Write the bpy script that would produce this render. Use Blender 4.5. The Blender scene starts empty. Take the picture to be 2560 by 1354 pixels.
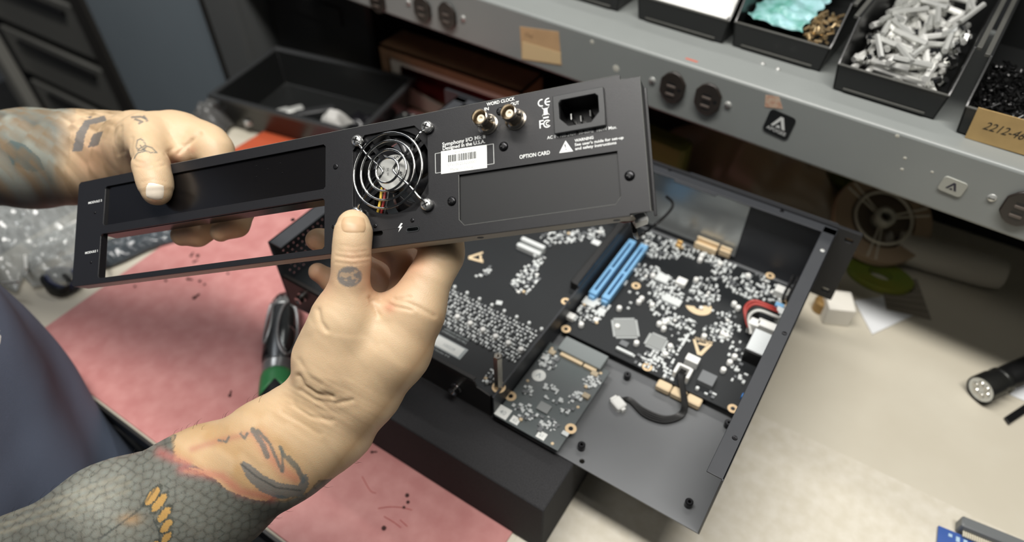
import bpy, bmesh, math, random
import numpy as np
from mathutils import Vector, Matrix
from mathutils.geometry import tessellate_polygon
rnd = random.Random(7)
# ---------------------------------------------------------------- camera (all lengths in mm, scaled by S)
S = 0.001
F = 1687.77
YAW, PITCH, ROLL = -0.580552, 0.797985, -0.009716
CP = np.array([0.0586, -258.533, 512.51])
_cy, _sy, _cp, _sp = math.cos(YAW), math.sin(YAW), math.cos(PITCH), math.sin(PITCH)
FW = np.array([_sy*_cp, _cy*_cp, -_sp]); _r0 = np.array([_cy, -_sy, 0.]); _u0 = np.cross(_r0, FW)
RT = math.cos(ROLL)*_r0 + math.sin(ROLL)*_u0; UP = np.cross(RT, FW)
cam_d = bpy.data.cameras.new('camera'); cam = bpy.data.objects.new('camera', cam_d)
bpy.context.scene.collection.objects.link(cam)
cam_d.sensor_width = 36; cam_d.lens = F/2560*36; cam_d.clip_start = .01; cam_d.clip_end = 20
cam.matrix_world = Matrix(((RT[0], UP[0], -FW[0], CP[0]*S), (RT[1], UP[1], -FW[1], CP[1]*S), (RT[2], UP[2], -FW[2], CP[2]*S), (0, 0, 0, 1)))
cam_d.dof.use_dof = True; cam_d.dof.focus_distance = .445; cam_d.dof.aperture_fstop = 4.0
sc = bpy.context.scene; sc.camera = cam
sc.view_settings.view_transform = 'Standard'; sc.view_settings.look = 'None'
sc.view_settings.exposure = 0.42; sc.view_settings.gamma = 1
W = bpy.data.worlds.new('world'); sc.world = W; W.use_nodes = True
W.node_tree.nodes['Background'].inputs[0].default_value = (.80, .86, .95, 1)
W.node_tree.nodes['Background'].inputs[1].default_value = .025
def lamp(name, loc, target, sx, sy, power, col=(1, .97, .92)):
    d = bpy.data.lights.new(name, 'AREA'); d.shape = 'RECTANGLE'; d.size = sx; d.size_y = sy; d.energy = power; d.color = col
    o = bpy.data.objects.new(name, d); sc.collection.objects.link(o); o.location = loc
    o.rotation_euler = (Vector(target)-Vector(loc)).to_track_quat('-Z', 'Y').to_euler()
    return o
lamp('overhead_light', (-.15, -.13, 1.75), (-.15, -.08, 0), 1.6, .24, 35)
lamp('overhead_light', (-.20, 1.62, 2.0), (-.2, .2, 0), 1.7, .14, 9, (1, .98, .94))
lamp('overhead_light', (-.75, -1.0, 1.85), (-.2, .1, .2), .9, .3, 3.4, (1, .97, .92))
lamp('overhead_light', (-1.7, .25, 2.0), (-1.2, .3, 0), .3, 1.2, 7, (.97, .98, 1))  # added fill to brighten the upper left, no such fixture known
# ---------------------------------------------------------------- helpers
def ray(x, y): return FW + (x-1280)/F*RT - (y-677)/F*UP
def on(x, y, z):                                  # world point seen at photo pixel x,y on the horizontal plane z
    d = ray(x, y); return CP + d*(z-CP[2])/d[2]
def PD(x, y, dep): return CP + ray(x, y)*dep      # at depth dep along the view axis
def onp(x, y, o, n):
    d = ray(x, y); return CP + d*(np.dot(np.asarray(o)-CP, n)/np.dot(d, n))
def lin(h):
    if isinstance(h, str):
        h = tuple(int(h[i:i+2], 16)/255 for i in (0, 2, 4))
    return tuple(c/12.92 if c <= .04045 else ((c+.055)/1.055)**2.4 for c in h)
_M = {}
def mat(name, col, rough=.5, metal=0., var=0., vscale=60., bump=0., bscale=400., col2=None, trans=0., alpha=1., coat=0., spec=.5, emit=0):
    if name in _M: return _M[name]
    m = bpy.data.materials.new(name); m.use_nodes = True; nt = m.node_tree; b = nt.nodes['Principled BSDF']
    c = lin(col); b.inputs['Base Color'].default_value = (*c, 1)
    b.inputs['Roughness'].default_value = rough; b.inputs['Metallic'].default_value = metal
    b.inputs['Transmission Weight'].default_value = trans; b.inputs['Alpha'].default_value = alpha
    b.inputs['Coat Weight'].default_value = coat; b.inputs['Specular IOR Level'].default_value = spec
    tc = nt.nodes.new('ShaderNodeTexCoord')
    if var or col2:
        n = nt.nodes.new('ShaderNodeTexNoise'); n.inputs['Scale'].default_value = vscale; n.inputs['Detail'].default_value = 5
        nt.links.new(tc.outputs['Object'], n.inputs['Vector'])
        r = nt.nodes.new('ShaderNodeValToRGB'); r.color_ramp.elements[0].position = .35; r.color_ramp.elements[1].position = .68
        c2 = lin(col2) if col2 else tuple(x*(1-var) for x in c)
        r.color_ramp.elements[0].color = (*c2, 1); r.color_ramp.elements[1].color = (*c, 1)
        nt.links.new(n.outputs['Fac'], r.inputs[0]); nt.links.new(r.outputs[0], b.inputs['Base Color'])
    if bump:
        n = nt.nodes.new('ShaderNodeTexNoise'); n.inputs['Scale'].default_value = bscale; n.inputs['Detail'].default_value = 3
        nt.links.new(tc.outputs['Object'], n.inputs['Vector'])
        bp = nt.nodes.new('ShaderNodeBump'); bp.inputs['Strength'].default_value = bump; bp.inputs['Distance'].default_value = .0005
        nt.links.new(n.outputs['Fac'], bp.inputs['Height']); nt.links.new(bp.outputs[0], b.inputs['Normal'])
    _M[name] = m; return m
ORG = {}
class Fr:                                         # a local frame: origin + axes (rows x,y,z), in mm
    def __init__(s, o=(0, 0, 0), x=(1, 0, 0), y=(0, 1, 0), z=(0, 0, 1)):
        s.o = np.array(o, float); s.m = np.array([x, y, z], float)
    def __call__(s, p): return s.o + np.asarray(p, float) @ s.m
    def at(s, p): return Fr(s(p), *s.m)
WF = Fr()
def rotz(a, o=(0, 0, 0)):
    c, s_ = math.cos(math.radians(a)), math.sin(math.radians(a)); return Fr(o, (c, s_, 0), (-s_, c, 0), (0, 0, 1))
def dirframe(o, d, hint=(0, 0, 1)):               # z along d
    d = np.asarray(d, float); d = d/np.linalg.norm(d); h = np.asarray(hint, float)
    if abs(d @ h) > .95: h = np.array([1., 0, 0])
    x = np.cross(h, d); x /= np.linalg.norm(x); return Fr(o, x, np.cross(d, x), d)
class MB:
    def __init__(s, fr=WF): s.v = []; s.f = []; s.fr = fr
    def add(s, vs, fs, fr=None):
        fr = fr or s.fr; k = len(s.v); s.v += [tuple(p) for p in fr(np.array(vs, float))]; s.f += [tuple(i+k for i in f) for f in fs]; return s
    def box(s, x0, x1, y0, y1, z0, z1, fr=None):
        return s.add([(x0,y0,z0),(x1,y0,z0),(x1,y1,z0),(x0,y1,z0),(x0,y0,z1),(x1,y0,z1),(x1,y1,z1),(x0,y1,z1)],
                     [(0,3,2,1),(4,5,6,7),(0,1,5,4),(1,2,6,5),(2,3,7,6),(3,0,4,7)], fr)
    def rbox(s, x0, x1, y0, y1, z0, z1, c=None, fr=None):      # box with chamfered upright corners and top edge
        c = c or min(x1-x0, y1-y0, z1-z0)*.18
        def ring(i, z):
            a0, a1, b0, b1 = x0+i, x1-i, y0+i, y1-i
            return [(a0+c,b0,z),(a1-c,b0,z),(a1,b0+c,z),(a1,b1-c,z),(a1-c,b1,z),(a0+c,b1,z),(a0,b1-c,z),(a0,b0+c,z)]
        v = ring(0, z0)+ring(0, z1-c)+ring(c, z1); f = [tuple(range(7, -1, -1)), tuple(range(16, 24))]
        for k in (0, 8):
            for i in range(8): j = (i+1) % 8; f.append((k+i, k+j, k+8+j, k+8+i))
        return s.add(v, f, fr)
    def prism(s, poly, z0, z1, fr=None):
        n = len(poly); a = sum(poly[i][0]*poly[(i+1)%n][1]-poly[(i+1)%n][0]*poly[i][1] for i in range(n))
        if a < 0: poly = poly[::-1]
        v = [(x, y, z0) for x, y in poly]+[(x, y, z1) for x, y in poly]
        t = tessellate_polygon([[Vector((x, y, 0)) for x, y in poly]])
        f = [tuple(range(n-1, -1, -1)), tuple(range(n, 2*n))] if n < 5 or s._convex(poly) else []
        if not f:
            for a_, b_, c_ in t:
                p, q, r = poly[a_], poly[b_], poly[c_]
                if (q[0]-p[0])*(r[1]-p[1])-(q[1]-p[1])*(r[0]-p[0]) < 0: b_, c_ = c_, b_
                f += [(a_+n, b_+n, c_+n), (a_, c_, b_)]
        f += [(i, (i+1) % n, n+(i+1) % n, n+i) for i in range(n)]
        return s.add(v, f, fr)
    def _convex(s, p):
        n = len(p)
        return all((p[(i+1)%n][0]-p[i][0])*(p[(i+2)%n][1]-p[(i+1)%n][1])-(p[(i+1)%n][1]-p[i][1])*(p[(i+2)%n][0]-p[(i+1)%n][0]) >= -1e-9 for i in range(n))
    def plate(s, loops, z0, z1, fr=None):          # outer loop + holes
        L = []
        for k, lp in enumerate(loops):
            n = len(lp); a = sum(lp[i][0]*lp[(i+1)%n][1]-lp[(i+1)%n][0]*lp[i][1] for i in range(n))
            L.append(lp if (a > 0) == (k == 0) else lp[::-1])
        pts = [p for lp in L for p in lp]; n = len(pts)
        t = tessellate_polygon([[Vector((x, y, 0)) for x, y in lp] for lp in L])
        v = [(x, y, z0) for x, y in pts]+[(x, y, z1) for x, y in pts]; f = []
        for a, b, c in t:
            p, q, r = pts[a], pts[b], pts[c]
            if (q[0]-p[0])*(r[1]-p[1])-(q[1]-p[1])*(r[0]-p[0]) < 0: b, c = c, b
            f += [(a+n, b+n, c+n), (a, c, b)]
        k = 0
        for lp in L:
            m = len(lp); f += [(k+i, k+(i+1) % m, n+k+(i+1) % m, n+k+i) for i in range(m)]; k += m
        return s.add(v, f, fr)
    def lathe(s, prof, n=24, fr=None, caps=True):  # prof [(r,z)] about local z, bottom to top
        v = []; f = []
        for r, z in prof: v += [(r*math.cos(2*math.pi*i/n), r*math.sin(2*math.pi*i/n), z) for i in range(n)]
        for k in range(len(prof)-1):
            for i in range(n): j = (i+1) % n; f.append((k*n+i, k*n+j, (k+1)*n+j, (k+1)*n+i))
        if caps: f += [tuple(range(n-1, -1, -1)), tuple(range((len(prof)-1)*n, len(prof)*n))]
        return s.add(v, f, fr)
    def cyl(s, c, r, h, n=16, fr=None, r2=None):
        fr = fr or s.fr; return s.lathe([(r, 0), (r2 if r2 is not None else r, h)], n, fr.at(c))
    def torus(s, c, R_, r, n=32, m=8, fr=None):
        fr = (fr or s.fr).at(c); v = []; f = []
        for i in range(n):
            a = 2*math.pi*i/n
            for j in range(m):
                b = 2*math.pi*j/m; q = R_+r*math.cos(b); v.append((q*math.cos(a), q*math.sin(a), r*math.sin(b)))
        for i in range(n):
            for j in range(m): f.append((i*m+j, (i+1) % n*m+j, (i+1) % n*m+(j+1) % m, i*m+(j+1) % m))
        return s.add(v, f, fr)
    def tube(s, pts, r, n=8, fr=None, closed=False, flat=None):
        fr = fr or s.fr; P = [np.array(p, float) for p in pts]; k = len(P); v = []; f = []
        rr = r if hasattr(r, '__len__') else [r]*k
        t0 = P[1]-P[0]; h = np.array([0, 0, 1.]) if abs(t0[2]) < .9*np.linalg.norm(t0) else np.array([1., 0, 0])
        x = np.cross(h, t0); x /= np.linalg.norm(x)
        for i in range(k):
            t = P[min(i+1, k-1)]-P[max(i-1, 0)]; t = t/(np.linalg.norm(t)+1e-9)
            x = x-t*(x@t); x /= np.linalg.norm(x); y = np.cross(t, x)
            for j in range(n):
                a = 2*math.pi*j/n; v.append(tuple(P[i]+rr[i]*(math.cos(a)*x+math.sin(a)*y*(flat or 1))))
        for i in range(k-1):
            for j in range(n): q = (j+1) % n; f.append((i*n+j, i*n+q, (i+1)*n+q, (i+1)*n+j))
        f += [tuple(range(n-1, -1, -1)), tuple(range((k-1)*n, k*n))]
        return s.add(v, f, fr)
    def grid(s, fn, nu, nv, fr=None):
        v = [fn(i/nu, j/nv) for i in range(nu+1) for j in range(nv+1)]
        f = [(i*(nv+1)+j, (i+1)*(nv+1)+j, (i+1)*(nv+1)+j+1, i*(nv+1)+j+1) for i in range(nu) for j in range(nv)]
        return s.add(v, f, fr)
    def build(s, name, m, parent=None, bev=0., org=None, sharp=35, kind=None, solid=0., label=None):
        me = bpy.data.meshes.new(name)
        V = np.array(s.v, float).reshape(-1, 3)
        if parent is not None: o0 = ORG[parent.name]
        elif org is not None: o0 = np.array(org, float)
        else: o0 = np.array([V[:, 0].mean(), V[:, 1].mean(), V[:, 2].min()])
        me.from_pydata(((V-o0)*S).tolist(), [], s.f)
        me.polygons.foreach_set('use_smooth', [True]*len(me.polygons)); me.set_sharp_from_angle(angle=math.radians(sharp)); me.update()
        for mm in (m if isinstance(m, (list, tuple)) else [m]): me.materials.append(mm)
        o = bpy.data.objects.new(name, me); sc.collection.objects.link(o)
        if solid:
            sm = o.modifiers.new('solid', 'SOLIDIFY'); sm.thickness = solid*S; sm.offset = 0
        if bev:
            b = o.modifiers.new('bevel', 'BEVEL'); b.width = bev*S; b.segments = 2; b.limit_method = 'ANGLE'; b.angle_limit = math.radians(38)
        if parent is not None: o.parent = parent
        else: o.location = o0*S
        ORG[o.name] = o0
        if kind: o['kind'] = kind
        if label: o['label'] = label
        return o
def tag(o, label, cat, group=None, kind=None):
    o['label'] = label; o['category'] = cat
    if group: o['group'] = group
    if kind: o['kind'] = kind
    return o
def thing(name, loc, label, cat, group=None):
    o = bpy.data.objects.new(name, None); sc.collection.objects.link(o); o.empty_display_size = .02
    o.location = np.array(loc, float)*S; ORG[o.name] = np.array(loc, float); return tag(o, label, cat, group)
def text(body, fr, x, y, size, m, parent, name='lettering', bold=.0, align='LEFT', sx=1., th=.12, shear=0, spacing=1., loops_only=False):
    cu = bpy.data.curves.new('t', 'FONT'); cu.body = body; cu.size = size; cu.offset = bold; cu.align_x = align; cu.shear = shear
    cu.space_character = spacing; cu.resolution_u = 3; cu.extrude = th/2
    ob = bpy.data.objects.new('t', cu); sc.collection.objects.link(ob)
    dg = bpy.context.evaluated_depsgraph_get(); me = ob.evaluated_get(dg).to_mesh()
    b = MB(fr); b.add([(x+v.co.x*sx, y+v.co.y, v.co.z+th/2) for v in me.vertices], [tuple(p.vertices) for p in me.polygons])
    ob.evaluated_get(dg).to_mesh_clear(); bpy.data.objects.remove(ob); bpy.data.curves.remove(cu)
    return b.build(name, m, parent)
def circ(cx, cy, r, n=16, ry=None, a0=0): return [(cx+r*math.cos(a0+2*math.pi*i/n), cy+(ry or r)*math.sin(a0+2*math.pi*i/n)) for i in range(n)]
def smoothpath(P, n=8):                            # Catmull-Rom through points
    P = [np.array(p, float) for p in P]; Q = [2*P[0]-P[1]]+P+[2*P[-1]-P[-2]]; out = []
    for i in range(1, len(Q)-2):
        for k in range(n):
            t = k/n; a, b, c, d = Q[i-1:i+3]
            out.append(.5*((2*b)+(-a+c)*t+(2*a-5*b+4*c-d)*t*t+(-a+3*b-3*c+d)*t**3))
    return out+[P[-1]]
def clone(root, loc=None, label=None, rot=None, group=None):
    r = root.copy(); sc.collection.objects.link(r)
    if loc is not None: r.location = loc
    if rot is not None: r.rotation_euler = rot
    if label: r['label'] = label
    if group: r['group'] = group
    for ch in list(root.children):
        c = ch.copy(); sc.collection.objects.link(c); c.parent = r
        for g in ch.children:
            d = g.copy(); sc.collection.objects.link(d); d.parent = c
    return r
def struct(o): o['kind'] = 'structure'; return o
BZ = -80.                                          # bench top height
m_pan = mat('black_powder_coat', '17171a', .42, var=.12, vscale=900, bump=.12, bscale=2500)
m_gloss = mat('glossy_black_plate', '0c0b0c', .22)
m_white = mat('white_print', 'e4e6e4', .6)
m_chrome = mat('chrome', 'bfbfbd', .1, 1)
m_nickel = mat('nickel', 'c9bfb0', .2, 1)
m_blk = mat('black_plastic', '121213', .35)
m_blkm = mat('black_screw_metal', '2a2a2c', .28, .8)
m_gold = mat('gold_plating', 'd8b274', .3, .6)
m_label = mat('white_paper_label', 'eceeea', .6)
m_lgrey = mat('faint_grey_print', '9a9c98', .7)
# ---------------------------------------------------------------- the setting
m_floor = mat('grey_floor', '3a3a3a', .6, var=.2, vscale=8)
struct(MB().box(-3200, 1800, -2200, 2600, -962, -950).build('floor', m_floor))
struct(MB().box(-3200, 1800, 2600, 2640, -950, 1950).build('wall_back', mat('dark_wall', '2c2d2e', .8)))
m_bench = mat('cream_bench_laminate', 'cbc5b5', .42, vscale=9, col2='c3bcab', bump=.15, bscale=900)
m_bench2 = mat('cream_worn_board', 'd2ccbe', .5, vscale=90, col2='c8c1b0', bump=.2, bscale=1200)
m_mat = mat('pink_rubber_mat', 'c58a86', .5, vscale=60, col2='b97a77', bump=.25, bscale=1500)
m_steel = mat('grey_painted_steel', '888c8a', .32, var=.06, vscale=14)
bench = thing('workbench', (-300, 100, BZ-30), 'long cream workbench with worn laminate top under the grey outlet shelf', 'workbench')
MB().box(-880, 620, -165, 640, BZ-30, BZ-.6).build('bench_top', m_bench, bench, bev=1.5)
MB().box(-880, 620, -168, -165, BZ-34, BZ-.6).build('edge_band', mat('black_edge_band', '1a1918', .5), bench)
MB().box(-860, 610, 600, 640, BZ-.6, 176).build('back_board', mat('dark_back_board', '1d1a17', .7), bench)
for x in (-860, 560):
    for y in (-120, 560): MB().box(x, x+40, y, y+40, -950, BZ-30).build('leg', m_steel, bench)
fr = rotz(0)
wb = MB(); wb.prism([(-135, -164), (618, -164), (618, 190), (-135, 189)], BZ-.6, BZ); tag(wb.build('worn_board', m_bench2, bev=.3), 'thin cream board with mottled worn surface, right of the pink mat', 'board')
mp = MB(); mp.prism([(-716, -163), (-140, -163), (-140, 520), (-722, 520)], BZ-.6, BZ+1.5)
tag(mp.build('pink_mat', m_mat, bev=.8), 'pink rubber work mat flecked with dirt on the bench', 'mat')
# dirt and screws scattered on the mat
m_dirt = mat('dark_rust_crumb', '3a1a16', .7)
CR = [(485,655),(338,716),(415,702),(470,698),(500,703),(512,711),(486,745),(570,684),(495,640),(478,640),(1010,1268),(1020,1255),(930,1130),(960,1320),(1018,1238),(575,989)]
for i, (x, y) in enumerate(CR):
    p = on(x, y, BZ+1.5); b = MB(rotz(rnd.uniform(0, 180), p))
    k = rnd.uniform(1.4, 2.4); b.lathe([(k*.7, 0), (k, k*.4), (k*.8, k*.9), (k*.2, k*1.1)], 7)
    if i % 3 == 0: b.tube([(0, 0, k*.5), (k*3.2, k*.6, k*.5)], k*.45, 6)
    tag(b.build('dirt_crumb', m_dirt), 'tiny dark crumb of debris lying on the pink mat', 'crumb', 'crumbs on the pink mat')
m_hair = mat('red_thread', 'a8453f', .6)
for P in ([(945,1270),(975,1266),(1005,1268),(1030,1274)], [(905,1190),(925,1225),(940,1232)], [(960,1290),(985,1305),(1002,1318)], [(1000,1298),(1018,1315)]):
    b = MB(); b.tube(smoothpath([on(x, y, BZ+1.9) for x, y in P], 4), .35, 5); tag(b.build('thread_scrap', m_hair), 'thin reddish scratchy thread on the lower pink mat', 'thread', 'threads on the pink mat')
# ---------------------------------------------------------------- shelf with outlets
SA = -3.4; SF = rotz(SA); n_ = SF.m[1]; soff = (np.array([-222.5, 350.6, 146.8]) @ n_)
SF = rotz(SA, n_*soff)                              # local x along the shelf, y into it, z up (world heights)
def shf(x, y, yy=0): p = onp(x, y, SF.o+n_*yy, n_)-SF.o; return np.array([p @ SF.m[0], p[2]])
def sht(x, y, z=176.): p = on(x, y, z)-SF.o; return np.array([p @ SF.m[0], p @ SF.m[1]])
shelf = thing('outlet_shelf', SF((0, 100, 114)), 'grey painted steel shelf with a row of power outlets in its front', 'shelf')
MB(SF).box(-860, 640, 0, 255, 114, 176).build('shelf_box', m_steel, shelf, bev=3.0)
MB(SF).box(-860, 640, 252, 256, 176, 420).build('back_plate', mat('shelf_back', '26282a', .6), shelf)
m_screw = mat('zinc_screw', 'd2d3cf', .35, .6); m_outr = mat('lighter_brown_ridge', '5a514b', .35);
def pill(c, w, h, n=6): x, y = c; return [(x+w/2-h/2+h/2*math.cos(a), y+h/2*math.sin(a)) for a in [(-.5+i/n)*math.pi for i in range(n+1)]]+[(x-w/2+h/2+h/2*math.cos(a), y+h/2*math.sin(a)) for a in [(.5+i/n)*math.pi for i in range(n+1)]]
m_brown = mat('dark_brown_outlet', '2c2622', .32, var=.15, vscale=90)
def faceF(x, z): return Fr(SF((x, 0, z)), SF.m[0], (0, 0, 1), -SF.m[1])
for (xa, ya), (xb, yb), s1, s2 in (((940, 0), (0, 0), None, None), ((1058, 22), (1120, 38), (1021, 6), (1158, 46)), ((1683, 217), (1771, 246), (1631, 201), (1820, 262)), ((2530, 505), (0, 0), (2480, 494), None)):
    ctr = [shf(xa, ya)]+([shf(xb, yb)] if xb else [])
    if xa == 2530: ctr = [shf(2480, 494)+np.array([22.3, 0]), shf(2480, 494)+np.array([60.4, 0])]
    if xa == 940: ctr = [shf(945, 0)]
    for c in ctr:
        f = faceF(*c); w, h = 13.6, 17.2
        o_ = [(w*x, h*y) for x, y in ((-.62, -.80), (-.3, -.96), (0, -1), (.3, -.96), (.62, -.80), (1, -.42), (1, .42), (.62, .80), (.3, .96), (0, 1), (-.3, .96), (-.62, .80), (-1, .42), (-1, -.42))]
        b = MB(f); b.prism(o_, 0, 3.4)
        ou = b.build('power_outlet', m_brown, shelf, bev=1.1)
        
        for y0 in (3.2, -5.8):
            b = MB(f); b.box(-5.5, 3.6, y0, y0+2.6, 3.35, 3.5); b.build('slot', m_blk, ou)
            b = MB(f); b.rbox(-5.8, 3.8, y0-3.0, y0-.1, 3.3, 4.3, c=.5); b.build('slot_ridge', m_outr, ou)  # lighter bar along each slot's lower edge
        b = MB(f); b.prism(pill((8.2, 0), 4.2, 3.6), 3.35, 3.5); b.build('ground_hole', m_blk, ou)
    for s_ in (s1, s2):
        if s_:
            c = shf(*s_); f = faceF(*c); b = MB(f); b.lathe([(3.6, 0), (3.3, .9), (2, 1.6), (.4, 1.9)], 16); k = b.build('plate_screw', m_screw, shelf)
            b = MB(f); b.box(-2.4, 2.4, -.35, .35, 1.2, 2.0); b.build('slot', m_blk, k)
# chipped paint and marks on the shelf
b = MB(SF)
for px, py, r in ((2243, 340, 2), (1540, 171, 4.2), (2262, 395, 1.6), (2330, 430, 1.4), (1480, 105, 2.6), (2255, 423, 1.6)):
    c = shf(px, py); f = faceF(*c); b.lathe([(r, 0), (r*.8, .15)], 7, f)
b.build('paint_chip', mat('bare_chip', 'c4c3b8', .6), shelf, kind='stuff')
b = MB(SF); c = sht(1728, 150); b.box(c[0]-6, c[0]+7, c[1]-1.5, c[1]+1.5, 176, 176.15); b.build('red_mark', mat('red_marker', 'b8604c', .6), shelf)
# sticky note, stickers
def flatquad(name, pts, m, th, label, cat, y=0):
    q = [shf(x, z_) for x, z_ in pts]; f = Fr(SF((0, 0, 0)), SF.m[0], (0, 0, 1), -SF.m[1]); b = MB(f); b.prism([tuple(p) for p in q], .05, th)
    return tag(b.build(name, m, bev=0), label, cat), f, q
m_note = mat('tan_sticky_paper', 'c9a47a', .75, var=.12, vscale=40)
o, f, q = flatquad('sticky_note', [(1300, 66), (1397, 79), (1404, 163), (1305, 148)], m_note, .35, 'tan paper sticky note stuck on the grey shelf front', 'note')
b = MB(f); x0, z0 = q[3]; b.prism([(q[3][0]+.5, q[3][1]+1), (q[2][0]-1, q[2][1]+1), (q[2][0]-1.5, q[2][1]+15), (q[3][0]+.8, q[3][1]+23)], .36, .5); c_ = b.build('lighter_strip', mat('note_strip', 'd9bd90', .7), None)
c_.parent = o; c_.location = (0, 0, 0); 
for v in c_.data.vertices: v.co = v.co+Vector((ORG[c_.name]-ORG[o.name])*S)
ORG[c_.name] = ORG[o.name]
tx = text('Out', Fr(f((q[0][0]+6, q[0][1]-9, .42)), *f.m), 0, 0, 7, mat('faint_pencil', '8d7355', .8), o, th=.04, shear=.3)
def rounded(cx, cy, w, h, r, n=4):
    P = []
    for sx, sy, a0 in ((1, -1, -90), (1, 1, 0), (-1, 1, 90), (-1, -1, 180)):
        for i in range(n+1): a = math.radians(a0+90*i/n); P.append((cx+sx*(w/2-r)+r*math.cos(a), cy+sy*(h/2-r)+r*math.sin(a)))
    return P
def afr(f, rot): c, s_ = math.cos(math.radians(rot)), math.sin(math.radians(rot)); return Fr(f.o, f.m[0]*c+f.m[1]*s_, -f.m[0]*s_+f.m[1]*c, f.m[2])
def logoA(f, k, m, par, z=.0, nm='logo'):           # the open A mark: thick left/right strokes with an inner flick
    b = MB(f); b.prism([(x*k, y*k) for x, y in ((-1, -.8), (-.62, -.8), (0, .35), (.55, -.8), (1, -.8), (.22, .85), (-.2, .85))], z, z+.15)
    b.prism([(x*k, y*k) for x, y in ((-.35, -.8), (.3, -.8), (.12, -.45), (-.08, -.42))], z, z+.15)
    b.build(nm, m, par)
c = shf(1948, 311); f = afr(faceF(*c), -6); b = MB(f); b.prism(rounded(0, 0, 26, 25, 4), .05, .8); st = tag(b.build('logo_sticker', mat('black_sticker', '101112', .3)), 'black rounded square sticker with a white letter A on the shelf front', 'sticker')
logoA(f.at((0, 2.5, .82)), 7.2, mat('white_ink', 'd8dad8', .5), st); text('APOGEE', f.at((0, -8.6, .85)), 0, 0, 5.2, _M['white_ink'], st, align='CENTER', bold=.03, th=.05)
c = shf(2382, 465); f = afr(faceF(*c), -4); b = MB(f); b.prism(rounded(0, 0, 19.5, 15, 3), .05, 1.4); st = tag(b.build('logo_sticker', mat('silver_sticker', 'a9aaa2', .4, .2), bev=.3), 'small pale square badge with a dark letter A on the shelf front', 'sticker')
logoA(f.at((0, .5, 1.42)), 4.4, mat('dark_ink', '2c2a38', .5), st)
o, f, q = flatquad('torn_label', [(1914, 237), (1948, 242), (1957, 272), (1912, 267)], mat('torn_paper', 'cbb9a4', .8, col2='b98d76', vscale=220), .3, 'torn scrap of paper label stuck above the black A sticker', 'label')
for x, y in ((1907, 160), (1945, 174)):
    c = sht(x, y); b = MB(SF.at((c[0], c[1], 176))); b.lathe([(2.6, 0), (2.6, .8), (1.8, 1.8), (.3, 2.2)], 12); tag(b.build('loose_screw', m_screw), 'shiny loose screw head lying on the grey shelf top', 'screw', 'loose screws on the shelf top')
# ---------------------------------------------------------------- the held rear panel
TLp = np.array([-507.939, -94.055, 188.330]); TRp = np.array([-127.129, 66.699, 320.609]); BLp = np.array([-468.857, -148.672, 142.192])
EX = (TRp-TLp)/np.linalg.norm(TRp-TLp); EYd = (BLp-TLp); EYd -= EX*(EYd@EX); EYd /= np.linalg.norm(EYd); EU = -EYd; EZ = np.cross(EX, EU)
PF = Fr(TLp, EX, EU, EZ)
def pl(x, y, z=0):                                 # photo pixel -> panel local x,y (y up) on local plane z
    p = onp(x, y, PF.o+EZ*z, EZ)-PF.o; return (float(p@EX), float(p@EU))
def pq(*pts, z=0): return [pl(x, y, z) for x, y in pts]
PW, PH = 434., 81.5
panel = thing('rear_panel', PF((PW/2, -PH, 0)), 'black metal rear panel with fan grille and power inlet, held up in both hands', 'panel')
# outline with the notches at the right end
xn = pl(1546, 200)[0]; xr = pl(1575, 540)[0]
out = [(0, -PH+1.5), (1.5, -PH), (xr, -PH), (xr, -PH+1), (PW, -PH+1), (PW, -3.2), (xn+1, -2.8), (xn+1, 0), (2, 0), (0, -2)]
win1 = pq((251, 588), (811, 491), (811, 627), (245, 690)); win2 = pq((262, 473), (815, 352), (812, 470), (258, 565))
def rect_of(q, c=1.5):
    x0 = (q[0][0]+q[3][0])/2; x1 = (q[1][0]+q[2][0])/2; y1 = (q[0][1]+q[1][1])/2; y0 = (q[2][1]+q[3][1])/2
    return [(x0+c, y0), (x1-c, y0), (x1, y0+c), (x1, y1-c), (x1-c, y1), (x0+c, y1), (x0, y1-c), (x0, y0+c)]
w1 = rect_of(win1); w2 = rect_of(win2)
fanc = np.array(pl(972, 430)); fr_ = 25.6
def octo(c, a, b, k=8.): x, y = c; return [(x-a+k, y-b), (x+a-k, y-b), (x+a, y-b+k), (x+a, y+b-k), (x+a-k, y+b), (x-a+k, y+b), (x-a, y+b-k), (x-a, y-b+k)]
fh = octo(fanc+np.array([.5, 0]), 27, 27.5, 9)
opt = pq((1147, 437), (1543, 377), (1552, 492), (1539, 511), (1161, 563), (1148, 549))
iec = pq((1381, 240), (1507, 217), (1517, 315), (1386, 334)); ic = np.mean(iec, 0)
iecr = [(ic[0]-12, ic[1]-9), (ic[0]+12, ic[1]-9), (ic[0]+12, ic[1]+9), (ic[0]-12, ic[1]+9)]
usb = np.mean(pq((1015, 582), (1049, 564), (1015, 570), (1049, 576)), 0); slot = np.mean(pq((929, 589), (957, 578)), 0)
def pill(c, w, h, n=6): x, y = c; return [(x+w/2-h/2+h/2*math.cos(a), y+h/2*math.sin(a)) for a in [(-.5+i/n)*math.pi for i in range(n+1)]]+[(x-w/2+h/2+h/2*math.cos(a), y+h/2*math.sin(a)) for a in [(.5+i/n)*math.pi for i in range(n+1)]]
b = MB(PF); b.plate([out, w1, w2, fh, opt, iecr, pill(usb, 9.2, 3.4), pill(slot, 8, 3)], -1.6, 0)
b.build('face_plate', m_pan, panel, bev=.35)
b = MB(PF); b.box(.5, PW-10, -PH, -PH+1.2, -13, -1.6)      # bottom flange, folded away
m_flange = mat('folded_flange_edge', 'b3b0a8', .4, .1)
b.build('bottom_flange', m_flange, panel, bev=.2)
b = MB(PF); b.box(1, xn-2, -1.2, 0, -12, -1.6); b.build('top_flange', m_pan, panel, bev=.2)
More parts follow.
